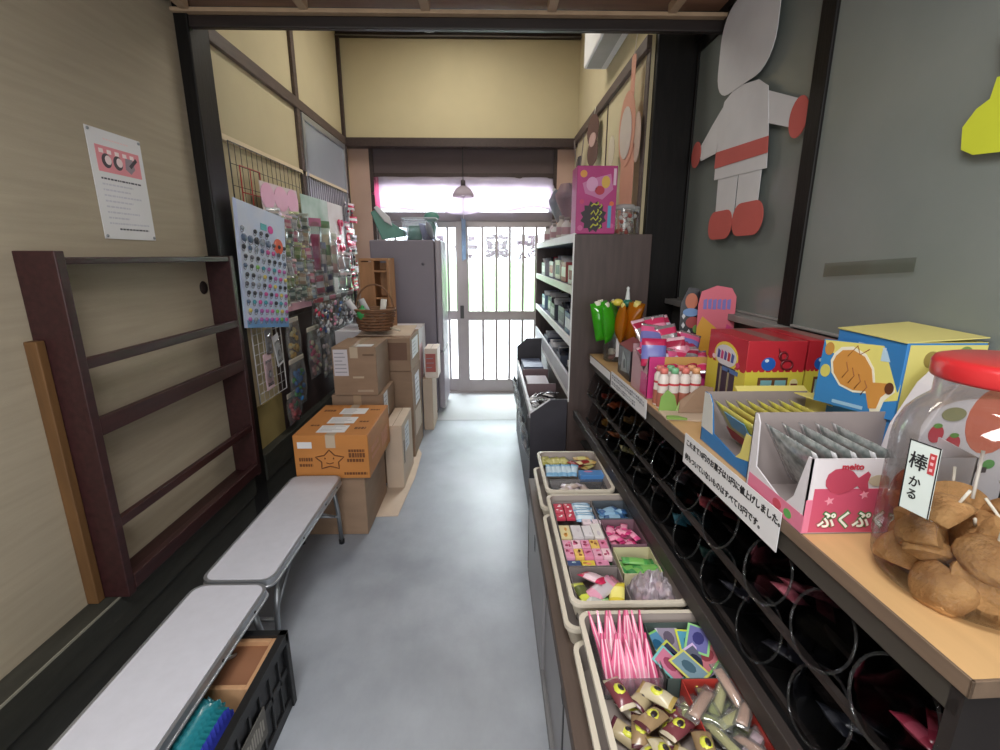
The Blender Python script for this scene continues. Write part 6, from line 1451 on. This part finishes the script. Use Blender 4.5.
# ---- plain paper figures on the glass
def plates(t, T, specs):
    for k, (nm, pts, col, lvl) in enumerate(specs): MB().prism(pts, .003 * lvl, .003 * lvl + .0025, P(col, .8), T=T).build(nm, t)
XF = XR - .001
WH, SA = (214, 214, 218), (206, 92, 84)
pf = thing('paper_doll', 'plain white paper doll with salmon mittens and shoes stuck on the glass door', 'paper decoration', (XF, 2.14, 1.57))
T = frame((0, 0, 0), (0, -1, 0), (0, 0, 1))
def yz(pts): return [(2.14 - y, z - 1.57) for y, z in pts]
plates(pf, T, [('paper_leg', yz([(2.32, 1.66), (2.148, 1.66), (2.15, 1.85), (2.33, 1.85)]), WH, 0), ('paper_leg', yz([(2.135, 1.66), (1.965, 1.66), (1.965, 1.85), (2.14, 1.85)]), WH, 0),
    ('paper_shoe', rrect(-.235, -.012, .005, .13, .055), SA, 1), ('paper_shoe', rrect(-.008, .232, .012, .145, .062), SA, 1),
    ('paper_body', yz([(2.365, 1.845), (1.925, 1.825), (1.945, 1.96), (1.985, 2.125), (2.06, 2.17), (2.24, 2.20), (2.34, 2.17), (2.37, 2.10)]), WH, 1),
    ('paper_belt', yz([(2.368, 1.895), (1.928, 1.88), (1.936, 1.94), (2.368, 1.965)]), SA, 2),
    ('paper_arm', yz([(2.36, 2.15), (2.38, 1.965), (2.545, 1.96), (2.58, 2.02), (2.45, 2.10)]), WH, 0), ('paper_arm', yz([(2.0, 2.115), (1.96, 1.99), (1.80, 1.935), (1.775, 2.02)]), WH, 0),
    ('paper_mitten', oval(2.14 - 2.605, 2.0 - 1.57, .055, .062), SA, 1), ('paper_mitten', oval(2.14 - 1.765, 1.96 - 1.57, .052, .066), SA, 1),
    ('paper_head', [(p[0], p[1]) for p in rrect(2.14 - 2.43, 2.14 - 1.965, 2.19 - 1.57, 2.55 - 1.57, .12)], WH, 2)])
XB = 1.03
pg = thing('paper_boot', 'yellow paper boot shape stuck on the glass at the right edge', 'paper decoration', (XB, 1.03, 1.70))
def yz2(pts): return [(1.03 - y, z - 1.70) for y, z in pts]
plates(pg, T, [('paper_sole', yz2([(1.10, 1.724), (1.07, 1.708), (.98, 1.70), (.86, 1.70), (.86, 1.85), (1.055, 1.85), (1.06, 1.812), (1.085, 1.80), (1.108, 1.77)]), (206, 216, 40), 1), ('paper_cuff', yz2([(1.05, 1.85), (.86, 1.85), (.86, 2.02), (1.07, 1.93)]), (206, 76, 70), 0)])

tag(MB().plate([(1.034, 1.485, 1.478), (1.034, 1.165, 1.497), (1.034, 1.165, 1.462), (1.034, 1.485, 1.437)], .0008, CLEAR('old_tape', tint=(248, 248, 244), milk=.10, gloss=.02, milkcol=(80, 82, 78), fres=.1)).build('tape_strip'), 'faint strip of old tape stuck slantwise on the nearer frosted glass door', 'tape')

# ------------------------------------------------------------------ printing belongs to the surface it is printed on
def merge_into(body, prn):
    """append the print's faces to the body's mesh (same parent space), body's bevel made real first"""
    dg = bpy.context.evaluated_depsgraph_get(); dg.update()
    me = bpy.data.meshes.new_from_object(body.evaluated_get(dg)) if body.modifiers else body.data.copy()
    vs = [tuple(v.co) for v in me.vertices]; fs = [tuple(p.vertices) for p in me.polygons]; mi = [p.material_index for p in me.polygons]; sm = [p.use_smooth for p in me.polygons]
    mats = list(body.data.materials); o = len(vs); off = len(mats)
    inside = prn.parent == body
    vs += [tuple(v.co) for v in prn.data.vertices]
    for p in prn.data.polygons: fs.append(tuple(i + o for i in p.vertices)); mi.append(off + p.material_index); sm.append(p.use_smooth)
    mats += list(prn.data.materials)
    new = bpy.data.meshes.new(body.name); new.from_pydata(vs, [], fs); new.update()
    for m_ in mats: new.materials.append(m_)
    new.polygons.foreach_set('material_index', mi); new.polygons.foreach_set('use_smooth', sm)
    body.modifiers.clear(); body.data = new
    bpy.data.objects.remove(prn)
BODY = ('carton_body', 'card_sheet', 'pack_body', 'sheet', 'sign_sheet')
for o in [q for q in COL.objects if q.parent is not None and q.name.split('.')[0] in BODY]:
    kids = [c for c in o.parent.children if c.name.split('.')[0] in ('carton_print', 'card_print', 'pack_print', 'printed_text', 'picture', 'lettering', 'sign_print')]
    for c in kids: merge_into(o, c)
